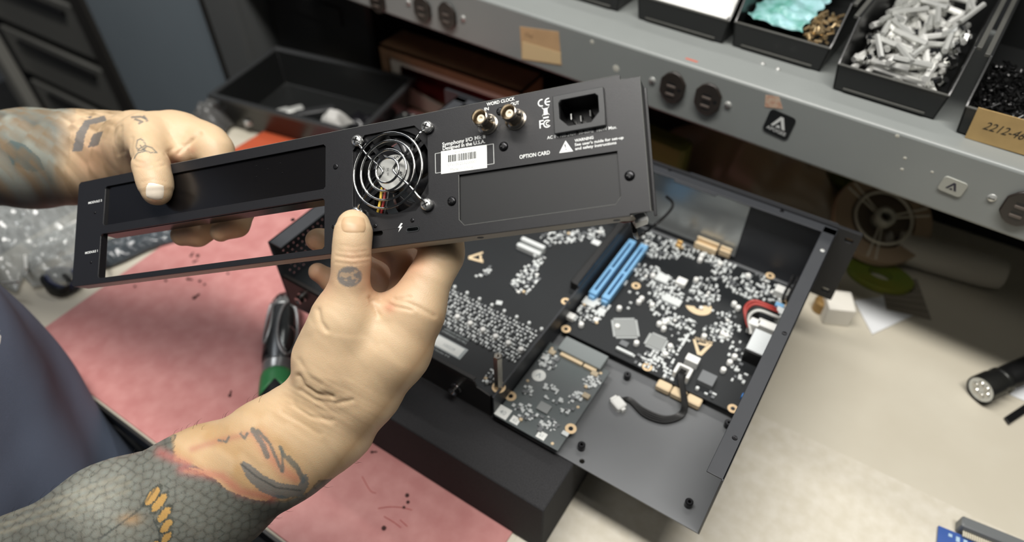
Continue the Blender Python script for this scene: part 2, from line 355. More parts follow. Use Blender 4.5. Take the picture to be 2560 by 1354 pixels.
b = MB(PF); b.box(PW-1.2, PW, -PH+4, -4, -13, -1.6); b.box(PW, PW+1.6, -PH+1, -5, -13, -11.8); b.build('side_flange', m_pan, panel, bev=.2)
for xx in (pl(1190, 600)[0], pl(1536, 552)[0]):
    b = MB(dirframe(PF((xx, -PH-.05, -7)), EYd)); b.cyl((0, 0, 0), 2.0, .12, 16); b.build('screw_hole', m_blk, panel)
# blank module plate behind the upper opening, with its folded lower lip
b = MB(PF); x0, x1, y0, y1 = w2[7][0]-3, w2[2][0]+3, w2[0][1]-2, w2[4][1]+3
b.box(x0, x1, y0, y1, -3.4, -2.0); b.box(x0, x1, y0-4.6, y0, -15, -2.0)
b.build('blank_module_plate', m_gloss, panel, bev=.4)
b = MB(PF)
for (px, py) in ((640, 415), (668, 423), (700, 408), (705, 432), (640, 442)):
    x, y = pl(px, py, -2); b.cyl((x, y, -2.0), .55, .25, 8)
b.build('rivet_dimple', m_blkm, panel)
b = MB(PF); c = MB(PF)
for (wn) in (w1, w2):                                 # left inner folded lips
    b.box(wn[7][0]-1.1, wn[7][0]+.2, wn[0][1], wn[4][1], -6, -.3)
b.build('opening_lip', m_flange if False else m_pan, panel, bev=.2)
# option card blank
ox0, oy0 = np.min(opt, 0); ox1, oy1 = np.max(opt, 0)
b = MB(PF); b.box(ox0-4, ox1+4, oy0-3, oy1+3, -2.9, -1.7); b.build('option_card_blank', mat('satin_black_cover', '151617', .5, var=.1, vscale=700), panel)
m_edge = mat('edge_highlight_grey', '8d8e8a', .4, .4)  # light grey tubes painted in for the bevels catching light
b = MB(PF); b.tube([(*p, .02) for p in (opt[0], opt[5], opt[4], opt[3], opt[2])], .16, 4); b.build('recess_highlight', m_edge, panel)
b = MB(PF); b.tube([(60, .05, -.1), (xn, .05, -.1), (xn+.9, -2.9, -.1), (PW-.1, -3.2, -.1), (PW+.05, -PH+1, -.1)], .2, 4); b.build('outer_edge_highlight', m_edge, panel)
# power inlet
q = [np.array(p) for p in pq((1381, 240), (1507, 217), (1517, 315), (1386, 334), z=2.5)]; ic = np.mean(q, 0)
iw = (np.linalg.norm(q[1]-q[0])+np.linalg.norm(q[2]-q[3]))/4; ih = (np.linalg.norm(q[3]-q[0])+np.linalg.norm(q[2]-q[1]))/4
b = MB(PF); r = [(ic[0]-iw, ic[1]-ih), (ic[0]+iw, ic[1]-ih), (ic[0]+iw, ic[1]+ih), (ic[0]-iw, ic[1]+ih)]
a, h = iw*.77, ih*.70
hole = [(ic[0]-a+5.2, ic[1]-h), (ic[0]+a-5.2, ic[1]-h), (ic[0]+a, ic[1]-h+5.5), (ic[0]+a, ic[1]+h-1.8), (ic[0]+a-1.8, ic[1]+h), (ic[0]-a+1.8, ic[1]+h), (ic[0]-a, ic[1]+h-1.8), (ic[0]-a, ic[1]-h+5.5)]
m_inlet = mat('dark_grey_inlet_plastic', '2f3031', .45, bump=.1, bscale=2500)
b.plate([r, hole], 0, 3.0); inlet = b.build('power_inlet', m_inlet, panel, bev=.5)
b = MB(PF); b.plate([[(ic[0]+(x-ic[0])*1.06, ic[1]+(y-ic[1])*1.06) for x, y in hole], hole], -14, -.05)
b.box(ic[0]-a-1, ic[0]+a+1, ic[1]-h-1, ic[1]+h+1, -15, -13.5); b.build('inlet_well', m_blk, inlet)
b = MB(PF)
for dx, dy in ((-5.6, -1), (0, -3.2), (5.6, -1)): b.rbox(ic[0]+dx-.6, ic[0]+dx+.6, ic[1]+dy-2, ic[1]+dy+2, -13, -1.5)
b.build('contact_pin', m_chrome, inlet)
# BNC connectors
for (bx, by), (ox, oy) in (((1219, 311), (1202, 293)), ((1289, 299), (1274, 283))):
    c0 = pl(bx, by); f = PF.at((c0[0], c0[1], 0))
    b = MB(f); b.lathe([(6.6, 0), (6.6, .5), (5.6, .9), (5.6, 1.6), (4.75, 2.2), (4.75, 9), (4.9, 9.3), (4.9, 13), (4.45, 13.2), (4.2, 12.8), (4.2, 5)], 28, caps=False)
    j = b.build('bnc_connector', m_nickel, panel, sharp=40)
    b = MB(f); b.lathe([(4.2, 4.5), (4.2, 5.2), (2.3, 5.3), (2.3, 10.5), (1.2, 10.6), (.6, 9.5)], 20); b.build('insulator', mat('cream_insulator', 'd8cdb8', .5), j)
    b = MB(f); b.tube([(4.6, 0, 6.5), (6.0, 0, 6.5)], 1.0, 8); b.tube([(-4.6, 0, 6.5), (-6.0, 0, 6.5)], 1.0, 8); b.build('bayonet_lug', m_nickel, j)
def cross_screw(px, py, r, m, par, z0=0, name='screw', h=1.5):
    x, y = pl(px, py, z0+h); f = PF.at((x, y, z0))
    b = MB(f); b.lathe([(r, 0), (r, h*.25), (r*.86, h*.7), (r*.55, h*.95), (r*.2, h)], 20); s_ = b.build(name, m, par, sharp=50)
    b = MB(f)
    a = rnd.uniform(0, 1.5); u = np.array([math.cos(a), math.sin(a)]); v = np.array([-u[1], u[0]]); k, w = r*.55, r*.12
    for p_, q_ in ((u, v), (v, u)):
        b.add([(*(p_*k+q_*w), h*.96), (*(p_*k-q_*w), h*.96), (*(-p_*k-q_*w), h*.96), (*(-p_*k+q_*w), h*.96)]+[(*(p_*k+q_*w), h*1.04), (*(p_*k-q_*w), h*1.04), (*(-p_*k-q_*w), h*1.04), (*(-p_*k+q_*w), h*1.04)],
              [(0, 1, 2, 3), (7, 6, 5, 4), (0, 4, 5, 1), (1, 5, 6, 2), (2, 6, 7, 3), (3, 7, 4, 0)])
    b.build('cross_slot', m_blk, s_)
    return s_
for px, py, r in ((1127, 501, 2.9), (1257, 364, 2.9), (1573, 437, 2.9), (1249, 276, 2.6), (1030, 550, 1.4), (937, 564, 1.4), (838, 416, 1.9), (833, 566, 1.4), (1566, 366, .5), (236, 531, 1.0), (226, 655, 1.0)):
    if r < .6: continue
    cross_screw(px, py, r, m_blkm, panel, h=1.5 if r > 2 else .5)
b = MB(PF); b.box(slot[0]-5, slot[0]+5, slot[1]-2.5, slot[1]+2.5, -6, -3); b.build('card_slot_back', m_blk, panel)
# fan guard
fg = PF.at((fanc[0]-.6, fanc[1]+.6, 0)); gz = 5.0
corner = [np.array(pl(x, y, gz)) for x, y in ((888, 349), (1063, 314), (1062, 509), (886, 530))]
gc = np.array(pl(968, 425, gz+1)); GF = PF.at((gc[0], gc[1], 0))
b = MB(GF)
for k in (1., .785, .55, .33): b.torus((0, 0, gz+.9), 24.2*k, .78, 48, 8)
guard = b.build('fan_guard', m_chrome, panel, sharp=60)
b = MB(GF); cl = [c-gc for c in corner]
def lerp(a, b_, t): return a+(b_-a)*t
for i, j, side in ((0, 3, -1), (1, 2, 1)):
    A, B = cl[i], cl[j]; mid = np.array([side*5.2, 0.])
    pts = [(*A, 1.2), (*lerp(A, mid, .08), 1.5), (*lerp(A, mid, .16), gz), (*lerp(A, mid, .55), gz), (mid[0]*.95, 2.2 if A[1] > 0 else -2.2, gz), (mid[0]*.95, -2.2 if A[1] > 0 else 2.2, gz), (*lerp(B, mid, .55), gz), (*lerp(B, mid, .16), gz), (*lerp(B, mid, .08), 1.5), (*B, 1.2)]
    b.tube(smoothpath(pts, 5), .85, 8)
for A in cl: b.torus((*A, 1.2), 3.0, .85, 20, 6)
b.build('guard_wire', m_chrome, guard, sharp=60)
for (px, py) in ((888, 349), (1063, 314), (1062, 509), (886, 530)): cross_screw(px, py, 3.9, mat('bright_screw', 'd9d9d7', .24, .9), guard, z0=1.8, name='guard_screw', h=2.2)
# fan behind the opening
ff = PF.at((fanc[0]+1.5, fanc[1]+.5, 0))
m_fan = mat('black_fan_plastic', '141416', .3)
b = MB(ff); ho = circ(0, 0, 27.2, 40); b.plate([octo((0, 0), 29.5, 29.5, 3), ho], -4, -1.7); b.plate([octo((0, 0), 29.5, 29.5, 3), ho], -20, -17)
b.lathe([(27.2, -18), (27.2, -3), (28.4, -3), (28.4, -18)], 40, caps=False)
fan = b.build('cooling_fan', m_fan, panel)
b = MB(ff)
for k in range(4):
    a = math.radians(38+90*k); b.box(-1.4, 1.4, 10, 27.5, -6, -3.5, Fr(ff.o, *(np.array([math.cos(a)*ff.m[0]+math.sin(a)*ff.m[1], -math.sin(a)*ff.m[0]+math.cos(a)*ff.m[1], ff.m[2]]))))
b.build('strut', m_fan, fan)
b = MB(ff); b.lathe([(12.6, -6.5), (12.6, -3.6), (12.2, -3.2), (.1, -3.2)], 36); hub = b.build('hub', m_fan, fan)
m_silver = mat('silver_label', 'bfc0bc', .4, .3)
b = MB(ff); b.lathe([(11.6, -3.2), (11.6, -2.95)], 36); b.build('hub_label', m_silver, hub)
hf = Fr(ff((0, 0, -2.9)), -PF.m[1]*1, PF.m[0]*1, PF.m[2])
m_dprint = mat('black_print', '1c1c1e', .6)
text('S', hf, -10.5, 1, 4.2, m_dprint, hub, bold=.03, th=.05); text('INI', hf, -7, 1.5, 3.2, m_dprint, hub, bold=.03, th=.05); text('DC 5V', hf, -3.5, -4.5, 1.8, m_dprint, hub, th=.05); text('12F-031', hf, -5, -7.5, 1.6, m_dprint, hub, th=.05); text('4015', hf, 0, 4.2, 3.2, m_dprint, hub, bold=.05, th=.05)
for k in range(7):
    a = 2*math.pi*k/7; b = MB(ff)
    def bl(u, v, a=a):
        r = 12.5+13.8*u; t = a+.55*u+(v-.5)*.62; return (r*math.cos(t), r*math.sin(t), -14+7*v)
    b.grid(bl, 6, 3); b.build('blade', m_fan, fan, solid=1.0)
for k, (c, nm) in enumerate((('c9a83a', 'yellow'), ('7e1f1c', 'red'), ('1a1a1a', 'black'))):
    b = MB(PF); p = [pl(957+k*9, 470, -5), pl(953+k*9, 505, -5), pl(948+k*9, 548, -8), pl(945+k*8, 575, -12)]
    b.tube(smoothpath([(p[0][0], p[0][1], -3.8), (*p[1], -3.6), (*p[2], -5), (*p[3], -12)], 5), .85, 8)
    b.build('fan_wire', mat(nm+'_wire', c, .45), fan, label=nm+' fan wire')
# serial label
q = [np.array(p) for p in pq((1100, 379), (1214, 362), (1216, 412), (1103, 435))]
ux = (q[1]-q[0]); LW = np.linalg.norm(ux); ux /= LW; uy = np.array([-ux[1], ux[0]]); LH = np.linalg.norm(q[3]-q[0])
def sub(o2, ux, z=.05): uy = np.array([-ux[1], ux[0]]); return Fr(PF((o2[0], o2[1], z)), ux[0]*EX+ux[1]*EU, uy[0]*EX+uy[1]*EU, EZ)
lf = sub(q[3], ux)
b = MB(lf); b.box(0, LW, 0, LH, 0, .15); lab = b.build('serial_label', m_label, panel)
lf2 = lf.at((0, 0, .16)); b = MB(lf2); x = LW*.16
while x < LW*.78:
    w = rnd.choice((.25, .25, .5, .75)); b.box(x, x+w, LH*.47, LH*.78, 0, .05); x += w+rnd.choice((.25, .3, .5))
b.build('barcode', m_dprint, lab)
text('Serial Number', lf2, LW*.5, LH*.83, 2.3, m_lgrey, lab, align='CENTER', th=.04)
text('STV100253200001', lf2, LW*.47, LH*.28, 2.6, m_lgrey, lab, align='CENTER', th=.04)
text('Made in China', lf2, LW*.45, LH*.07, 2.6, m_lgrey, lab, align='CENTER', th=.04)
q = pq((1088, 384), (1233.5, 359.5), (1235, 409), (1089, 433)); b = MB(PF)
for i in range(4): b.tube([(*q[i], .03), (*q[(i+1) % 4], .03)], .17, 4)
b.build('label_outline', m_white, panel)
# printed writing: (string, left px, right px, height mm, bold)
def ptext(s, p0, p1, bold=.02, h=None):
    a, c = np.array(pl(*p0)), np.array(pl(*p1)); d = c-a; L = np.linalg.norm(d); f = sub(a, d/L, .02)
    o = text(s, f, 0, 0, h or 3, m_white, panel, bold=bold, th=.06)
    xs = [v.co.x for v in o.data.vertices]
    P = np.array([v.co for v in o.data.vertices])/S+ORG[panel.name]; lx = (P-f.o)@f.m[0]; k = L/(lx.max()-lx.min())
    for v, l in zip(o.data.vertices, lx): v.co = Vector((np.array(v.co)/S+f.m[0]*((l-lx.min())*k-l))*S)
ptext('MODULE 2', (221, 510), (255, 503), .03, 2.4); ptext('MODULE 1', (213, 635), (244, 629), .03, 2.4)
ptext('WORD CLOCK', (1217, 265), (1287, 250), .05, 2.9); ptext('IN', (1211, 277), (1222, 275), .05, 2.9); ptext('OUT', (1277, 265), (1298, 260), .05, 2.9)
ptext('Symphony I/O Mk II', (1106, 366), (1213, 345), .04, 3.4); ptext('Designed in the U.S.A.', (1107, 375.5), (1213, 357), .04, 3.2)
ptext('OPTION CARD', (1299, 397), (1375, 385), .05, 3.2); ptext('AC IN 100-240V  50-60Hz  160W Max.', (1368, 348), (1542, 321), .01, 2.6)
ptext('WARNING', (1437, 355), (1484, 346.5), .05, 2.4); ptext("See user's guide for set-up", (1437, 365), (1559, 346.5), .04, 2.3); ptext('and safety instructions', (1438, 375), (1541, 359.5), .04, 2.3)
ptext('F', (1349, 321), (1360, 319), .05, 7.0)
b = MB(PF)
def arc(cx, cy, r, a0, a1, w, n=12):
    A = [math.radians(a0+(a1-a0)*i/n) for i in range(n+1)]
    o_ = [(cx+(r+w/2)*math.cos(a), cy+(r+w/2)*math.sin(a)) for a in A]; i_ = [(cx+(r-w/2)*math.cos(a), cy+(r-w/2)*math.sin(a)) for a in A]
    for k in range(n): b.prism([o_[k], o_[k+1], i_[k+1], i_[k]], .02, .07)
c1 = pl(1354, 257); c2 = pl(1371, 254)
arc(c1[0], c1[1], 2.0, 70, 290, .75); arc(c2[0], c2[1], 2.0, 75, 285, .75); b.box(c2[0]-2, c2[0]+1.0, c2[1]-.35, c2[1]+.35, .02, .07)
c3 = pl(1368, 309); arc(c3[0], c3[1], 2.1, 40, 320, .7); arc(c3[0]+.4, c3[1], 1.0, 60, 300, .5)
c4 = pl(1364, 278); b.box(c4[0]-1.2, c4[0]+1.2, c4[1]-2.2, c4[1]+1.6, .02, .05); b.box(c4[0]-1.6, c4[0]+1.6, c4[1]+1.4, c4[1]+1.9, .02, .07)
for s_ in (1, -1): b.tube([(c4[0]-2.2*s_, c4[1]-2.6, .05), (c4[0]+2.2*s_, c4[1]+2.6, .05)], .22, 4)
b.box(c4[0]-1.7, c4[0]+1.7, c4[1]-4.3, c4[1]-3.4, .02, .07)
q = pq((1414, 351), (1398, 382.5), (1433, 378)); b.prism(q, .02, .07)
b.prism(pq((1003, 557), (995, 569), (1000, 569), (996, 580), (1006, 566), (1001, 566.5), (1007, 558)), .02, .07)
b.build('printed_symbol', m_white, panel)
q = np.array(pl(1414.5, 372)); f = sub(q, np.array([.985, .17])*1.0/np.linalg.norm([.985, .17]), .09); text('!', f, -.6, -.6, 5.2, m_dprint, panel, bold=.02, th=.05)
b = MB(PF.at((usb[0], usb[1], 0))); b.plate([pill((0, 0), 9.0, 3.2), pill((0, 0), 8, 2.2)], -6, .3); b.box(-5, 5, -2, 2, -7, -6); b.build('thunderbolt_port', mat('port_shell', '55585a', .3, .8), panel)
# ---------------------------------------------------------------- the opened chassis on its foam block
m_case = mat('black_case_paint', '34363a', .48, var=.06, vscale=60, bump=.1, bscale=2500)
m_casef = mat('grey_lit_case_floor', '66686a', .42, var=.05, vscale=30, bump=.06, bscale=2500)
m_pcb = mat('dark_circuit_board', '13171a', .5, var=.12, vscale=50)
m_pcb2 = mat('grey_green_circuit_board', '5c6061', .42, col2='525b5b', vscale=26)
m_cap = mat('pale_component', 'cfd3d2', .45); m_capd = mat('dark_component', '6d7072', .5); m_bright = mat('white_connector', 'e8e8e4', .45)
m_tan = mat('tan_connector', 'd9c3a0', .5); m_ic = mat('grey_chip', '8d908f', .5); m_silk = mat('silkscreen_print', 'a9b0b0', .6); m_blue = mat('blue_slot_plastic', '79add6', .4)
m_ring = mat('gold_ring', 'e2c59c', .4, .2); m_hexm = mat('hex_standoff_metal', 'b5afa6', .25, 1.)
ch = thing('audio_chassis', (-220, 150, -4), 'opened black rack chassis full of circuit boards, resting on the black foam block', 'chassis')
DCH = 300.
holes = [circ(x, y, 2.6, 8) for x, y in ()]
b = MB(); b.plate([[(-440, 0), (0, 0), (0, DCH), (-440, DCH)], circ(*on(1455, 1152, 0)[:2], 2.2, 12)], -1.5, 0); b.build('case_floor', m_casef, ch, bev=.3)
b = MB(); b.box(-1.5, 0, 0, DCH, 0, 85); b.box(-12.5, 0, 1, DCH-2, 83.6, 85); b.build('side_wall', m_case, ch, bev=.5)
# perforated left wall: local x along depth, y up
lw = Fr((-440, 0, 0), (0, 1, 0), (0, 0, 1), (1, 0, 0))
L = [[(0, 0), (DCH, 0), (DCH, 85), (0, 85)]]
for i in range(14):
    for j in range(10): L.append(circ(12+i*6.6+(3.3 if j % 2 else 0), 12+j*6.6, 1.2, 8))
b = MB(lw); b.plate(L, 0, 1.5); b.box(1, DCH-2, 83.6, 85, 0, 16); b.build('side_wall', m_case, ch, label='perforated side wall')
b = MB(); b.box(-440, 0, DCH-1.5, DCH, 0, 84); b.box(-440, 0, DCH-11, DCH, 83.6, 85); b.box(-300, -205, DCH-14, DCH-9, 83, 84.4); b.box(-160, -115, DCH-14, DCH-9, 83, 84.4); b.build('inner_front_wall', m_case, ch, bev=.4)
b = MB(); ear = []
def rr(x0, x1, z0, z1, r=2): return rounded((x0+x1)/2, (z0+z1)/2, x1-x0, z1-z0, r)
ff_ = Fr((0, DCH, 0), (1, 0, 0), (0, 0, 1), (0, -1, 0))
b = MB(ff_); b.plate([rr(-461, 21, -2, 87, 1.5), rr(8, 16, 74, 79, 2.4), rr(8, 16, 6, 11, 2.4)], -4, 0); b.build('front_faceplate', mat('front_black', '222326', .45), ch, bev=.5)
b = MB(); b.box(-150, -2, DCH+4.2, DCH+6, 60, 86.4); b.build('front_bezel', m_case, ch)
for px, py in ((1675, 425), (1955, 527), (2056, 626), (1961, 833), (1837, 1094), (732, 549)):
    p = on(px, py, 85); b = MB(); b.lathe([(2.1, 0), (1.9, .4), (.3, .6)], 12, Fr((p[0], p[1], 85))); b.build('rivet_screw', m_blkm if px != 2056 else m_screw, ch)
# floor standoffs
for px, py in ((1567, 945), (1453, 1120), (1720, 1262), (1818, 1065)):
    p = on(px, py, 0); f = Fr((p[0], p[1], 0)); b = MB(f); b.lathe([(3.3, 0), (3.3, 6), (2.6, 6.6), (1.3, 6.6), (1.3, 4)], 6 if False else 14, caps=False); b.build('floor_standoff', m_blkm, ch)
def P3(px, py, z): return on(px, py, z)
EXC = [(*on(x, y, 10)[:2], r_) for x, y, r_ in ((1741, 778, 13), (1752, 872, 13), (1563, 821, 15), (1640, 856, 11), (1538, 672, 12), (1510, 715, 12), (1580, 630, 12), (1765, 955, 10), (1705, 935, 9), (1360, 1020, 8), (1347, 938, 8))]
def mini(w, l, h, m, nm):
    b = MB(); b.rbox(-w/2, w/2, -l/2, l/2, 0, h, c=min(w, l, h)*.15); o = b.build(nm, m, None, org=(0, 0, 0)); me = o.data; bpy.data.objects.remove(o); return me
def place(me, nm, par, p, rot=0):
    o = bpy.data.objects.new(nm, me); sc.collection.objects.link(o); o.parent = par; o.location = (np.array(p)-ORG[par.name])*S; o.rotation_euler = (0, 0, math.radians(rot)); return o
ME = {k: mini(*v) for k, v in {'c1': (2.4, 1.6, 1.4, m_cap, 'capacitor'), 'c2': (3.4, 2.4, 2, m_bright, 'capacitor'), 'r1': (2.0, 1.2, .8, m_cap, 'resistor'), 'ic': (5, 4, 1.4, m_capd, 'chip'), 'd': (3, 2.6, 1.8, m_tan, 'tantalum_capacitor')}.items()}
def cyl_me(r, h, m, nm):
    b = MB(); b.lathe([(r, 0), (r, h*.85), (r*.85, h)], 14); o = b.build(nm, m, None, org=(0, 0, 0)); me = o.data; bpy.data.objects.remove(o); return me
ME['e'] = cyl_me(2.6, 4.6, m_bright, 'electrolytic_capacitor'); ME['e2'] = cyl_me(1.7, 3.2, m_cap, 'electrolytic_capacitor')
def inpoly(x, y, P):
    c = False; n = len(P)
    for i in range(n):
        x1, y1 = P[i]; x2, y2 = P[(i+1) % n]
        if (y1 > y) != (y2 > y) and x < (x2-x1)*(y-y1)/(y2-y1)+x1: c = not c
    return c
def scatter(board, z, polys, step, quota, seedv=3, lim=None):
    """small surface mounted parts inside photo polygons on the board plane; the nearest quota as parts, the rest in one mesh"""
    r = random.Random(seedv); pts = []
    for P, dens in polys:
        dens = min(1., dens*1.35)
        W_ = [tuple(on(x, y, z)[:2]) for x, y in P]; xs = [p[0] for p in W_]; ys = [p[1] for p in W_]
        y = min(ys)
        while y < max(ys):
            x = min(xs)
            while x < max(xs):
                q = (x+r.uniform(-.3, .3)*step, y+r.uniform(-.3, .3)*step)
                if r.random() < dens and inpoly(*q, W_) and (not lim or lim(*q)) and not any(math.hypot(q[0]-e[0], q[1]-e[1]) < e[2] for e in EXC): pts.append(q)
                x += step
            y += step
    pts.sort(key=lambda q: q[1]+q[0]*.3); out = []
    bs = [MB(), MB(), MB()]
    idx = set(random.Random(5).sample(range(len(pts)), min(quota, len(pts))))
    for i, (x, y) in enumerate(pts):
        rot = r.choice((0, 90)); k = r.choice(('c1', 'r1', 'r1', 'c1', 'r1', 'c1', 'c2', 'ic', 'e2', 'd') if r.random() < .5 else ('c1', 'r1'))
        if i in idx: place(ME[k], {'c1': 'capacitor', 'c2': 'capacitor', 'r1': 'resistor', 'ic': 'chip', 'e2': 'electrolytic_capacitor', 'd': 'tantalum_capacitor'}[k], board, (x, y, z), rot)
        else:
            w, l = (r.uniform(2.2, 3.9), r.uniform(1.6, 2.8)); w, l = (w, l) if rot else (l, w)
            bs[r.choice((0, 0, 0, 1))].box(x-w/2, x+w/2, y-l/2, y+l/2, z, z+r.uniform(.9, 2.2))
    b = MB(); n0 = 0
    if bs[0].v:
        m = MB(); m.v = bs[0].v+bs[1].v; k = len(bs[0].v); m.f = bs[0].f+[tuple(i+k for i in f) for f in bs[1].f]
        o = m.build('small_components', [m_cap, m_capd], board, kind='stuff')
        mi = [0]*len(bs[0].f)+[1]*len(bs[1].f); o.data.polygons.foreach_set('material_index', mi)
    return pts
# main board
ZM = 10.
mb = MB(); mb.box(-186, -8.5, 110.5, 284, ZM-1.6, ZM); main = mb.build('main_board', m_pcb, ch, bev=.2)
b = MB(); b.box(-186, -8.5, 109.5, 113, 0, ZM-1.8)
A = 1
polys = [([(1600,590),(1640,570),(1700,600),(1700,650),(1640,650),(1600,640)], .55), ([(1640,575),(1760,610),(1830,650),(1850,690),(1780,660),(1700,640)], .5),
 ([(1590,660),(1640,670),(1700,710),(1710,760),(1650,770),(1630,730),(1585,690)], .62), ([(1620,725),(1700,730),(1760,790),(1720,830),(1640,800),(1620,760)], .5),
 ([(1770,640),(1820,640),(1830,690),(1900,730),(1890,760),(1830,730),(1780,690)], .6), ([(1730,700),(1790,690),(1800,740),(1780,780),(1720,760)], .6),
 ([(1850,680),(1910,680),(1930,730),(1900,760),(1860,740)], .5), ([(1660,790),(1740,800),(1730,860),(1680,850)], .45), ([(1750,820),(1830,800),(1830,850),(1780,860),(1760,840)], .6),
 ([(1640,850),(1700,870),(1680,920),(1700,960),(1620,930),(1600,890)], .6), ([(1790,770),(1840,780),(1850,830),(1800,830)], .5), ([(1460,770),(1510,740),(1530,770),(1500,810),(1420,800),(1430,780)], .55),
 ([(1830,850),(1880,860),(1870,920),(1830,930),(1810,880)], .42), ([(1640,925),(1720,930),(1720,970),(1640,960)], .45), ([(1730,970),(1800,970),(1800,1005),(1730,1000)], .45), ([(1580,880),(1640,890),(1640,920),(1590,915)], .5),
 ([(1900,700),(1970,720),(1960,770),(1920,760)], .4), ([(1860,900),(1870,960),(1830,960),(1820,920)], .3), ([(1550,700),(1600,700),(1600,760),(1570,780)], .12), ([(1440,740),(1480,720),(1500,760),(1450,790)], .4)]
scatter(main, ZM, polys, 4.0, 96, 11, lambda x, y: -184 < x < -12 and 113 < y < 282)
# two blue card slots
for (xa, ya), (xb, yb), in (((1482, 733), (1582, 599)), ((1514, 745), (1612, 610))):
    a, c = on(xa, ya, 19), on(xb, yb, 19); xm = (a[0]+c[0])/2
    b = MB(); b.plate([[(xm-4.3, a[1]), (xm+4.3, a[1]), (xm+4.3, c[1]), (xm-4.3, c[1])], [(xm-1.2, a[1]+6), (xm+1.2, a[1]+6), (xm+1.2, a[1]+40), (xm-1.2, a[1]+40)], [(xm-1.2, a[1]+43), (xm+1.2, a[1]+43), (xm+1.2, c[1]-5), (xm-1.2, c[1]-5)]], ZM, 19)
    b.box(xm-3.2, xm+3.2, a[1]-3, a[1], ZM, 16.5)
    sl = b.build('card_slot', m_blue, main, bev=.5)
def chip(px, py, w, l, rot=0, h=1.8, m=None, nm='chip', pins=True, z=ZM, par=None):
    par = par or main; p = on(px, py, z); f = rotz(rot, (p[0], p[1], z)); b = MB(f); b.rbox(-w/2, w/2, -l/2, l/2, .3, h, c=.3); c = b.build(nm, m or m_ic, par)
    if pins:
        b = MB(f); n = int(w/1.1)
        for i in range(n):
            t = -w/2+.8+i*(w-1.6)/(n-1)
            b.box(t-.3, t+.3, -l/2-2, -l/2, 0, 1); b.box(t-.3, t+.3, l/2, l/2+2, 0, 1)
        n = int(l/1.1)
        for i in range(n):
            t = -l/2+.8+i*(l-1.6)/(n-1)
            b.box(-w/2-2, -w/2, t-.3, t+.3, 0, 1); b.box(w/2, w/2+2, t-.3, t+.3, 0, 1)
        if False: pass
        b.build('pins', m_cap, par)
    return c
chip(1563, 821, 21, 21, 45-12); chip(1640, 856, 15, 15, 2); chip(1560, 860, 8, 6, 0, m=m_capd, pins=False)
chip(1680, 675+80, 18, 9, 0, h=3.2, m=m_cap, nm='shielded_module', pins=False); chip(1655, 700, 13, 11, 0, h=4, m=m_cap, nm='inductor', pins=False)
chip(1765, 955, 14, 13, 0, h=7, m=m_capd, nm='power_inductor', pins=False); chip(1950, 738, 13, 10, 0, h=9, m=m_bright, nm='white_header', pins=False)
chip(1728, 910, 12, 8, 0, h=9, m=m_bright, nm='white_header', pins=False); chip(1561, 881, 17, 3, 0, h=3, m=m_cap, nm='crystal', pins=False); chip(1702, 711, 10, 9, 0, h=6, m=m_bright, nm='white_header', pins=False)
chip(1712, 852, 2.6, 17, 0, h=2.5, m=m_cap, nm='pin_header', pins=False); chip(1490, 820-20, 5, 5, 0, h=2, m=m_bright, nm='white_header', pins=False); chip(1427, 796, 8, 7, 0, h=5, m=m_bright, nm='white_header', pins=False)
chip(1503, 781, 8, 9, 0, h=2, m=m_cap, nm='pad_array', pins=False); chip(1475, 757, 14, 10, 0, h=2, m=m_cap, nm='pad_array', pins=False)
for px, py in ((1548, 771), (1604, 747), (1630, 763), (1632, 690), (1648, 810), (1667, 803), (1659, 822), (1661, 808), (1597, 770-15), (1453, 812), (1591, 858), (1675, 866), (1663, 886), (1760, 841), (1836, 892), (1824, 906), (1808, 925), (1806, 835), (1815, 840), (1845, 770), (1835, 760), (1543, 820-3), (1750, 650), (1740, 700), (1754, 640), (1800, 660), (1870, 690)):
    p = on(px, py, ZM+2); place(ME['e'], 'electrolytic_capacitor', main, (p[0], p[1], ZM))
for px, py in ((1735, 728), (1748, 735), (1762, 741), (1776, 748)):
    p = on(px, py, ZM+2); place(ME['e2'], 'electrolytic_capacitor', main, (p[0], p[1], ZM))
# gold crescent and logos
p = on(1741, 770, ZM); A_ = [math.radians(a) for a in range(-150, 41, 10)]
b = MB(Fr((p[0]+1, p[1]+3, ZM))); b.prism([(13*math.cos(a), 11*math.sin(a)) for a in A_]+[(4*math.cos(a), 4*math.sin(a)) for a in A_[::-1]], .02, .5); b.build('gold_pad', m_tan, main)
b = MB(Fr((p[0]+4, p[1]+1, ZM))); b.lathe([(2, 0), (2, 3), (.5, 3.6)], 12); b.build('solder_joint', m_bright, main)
def ring(px, py, z, par, r=4.6):
    p = on(px, py, z); f = Fr((p[0], p[1], z)); b = MB(f); b.lathe([(r, 0), (r, .25), (r*.42, .25), (r*.42, 0)], 20, caps=False); o = b.build('mounting_hole', m_ring, par)
    b = MB(f); b.lathe([(r*.42, .1), (r*.42, .3), (.2, .35)], 12); b.build('hole_centre', m_blkm, par)
    return o
for px, py in ((1590, 714), (1415, 822), (1618, 917), (1832, 1021), (1925, 689), (1960, 757)): ring(px, py, ZM, main)
def tri_logo(px, py, z, par, k, rot, nm='gold_logo'):
    p = on(px, py, z); f = rotz(rot, (p[0], p[1], z))
    b = MB(f); b.prism([(x*k, y*k) for x, y in ((-1, .9), (-.7, .9), (0, -.55), (.7, .9), (1.05, .9), (.25, -.95), (-.22, -.95))], .02, .2)
    b.prism([(x*k, y*k) for x, y in ((-.45, .45), (.55, .45), (.75, .9), (.45, .9), (.35, .72), (-.3, .72))], .02, .2)
    return b.build(nm, m_tan, par), f
o, f = tri_logo(1752, 870, ZM, main, 9, 12); text('APOGEE', Fr(f((9.5, 11.5, .05)), -f.m[0], -f.m[1], f.m[2]), 0, 0, 4.6, m_tan, main, bold=.03, th=.1)
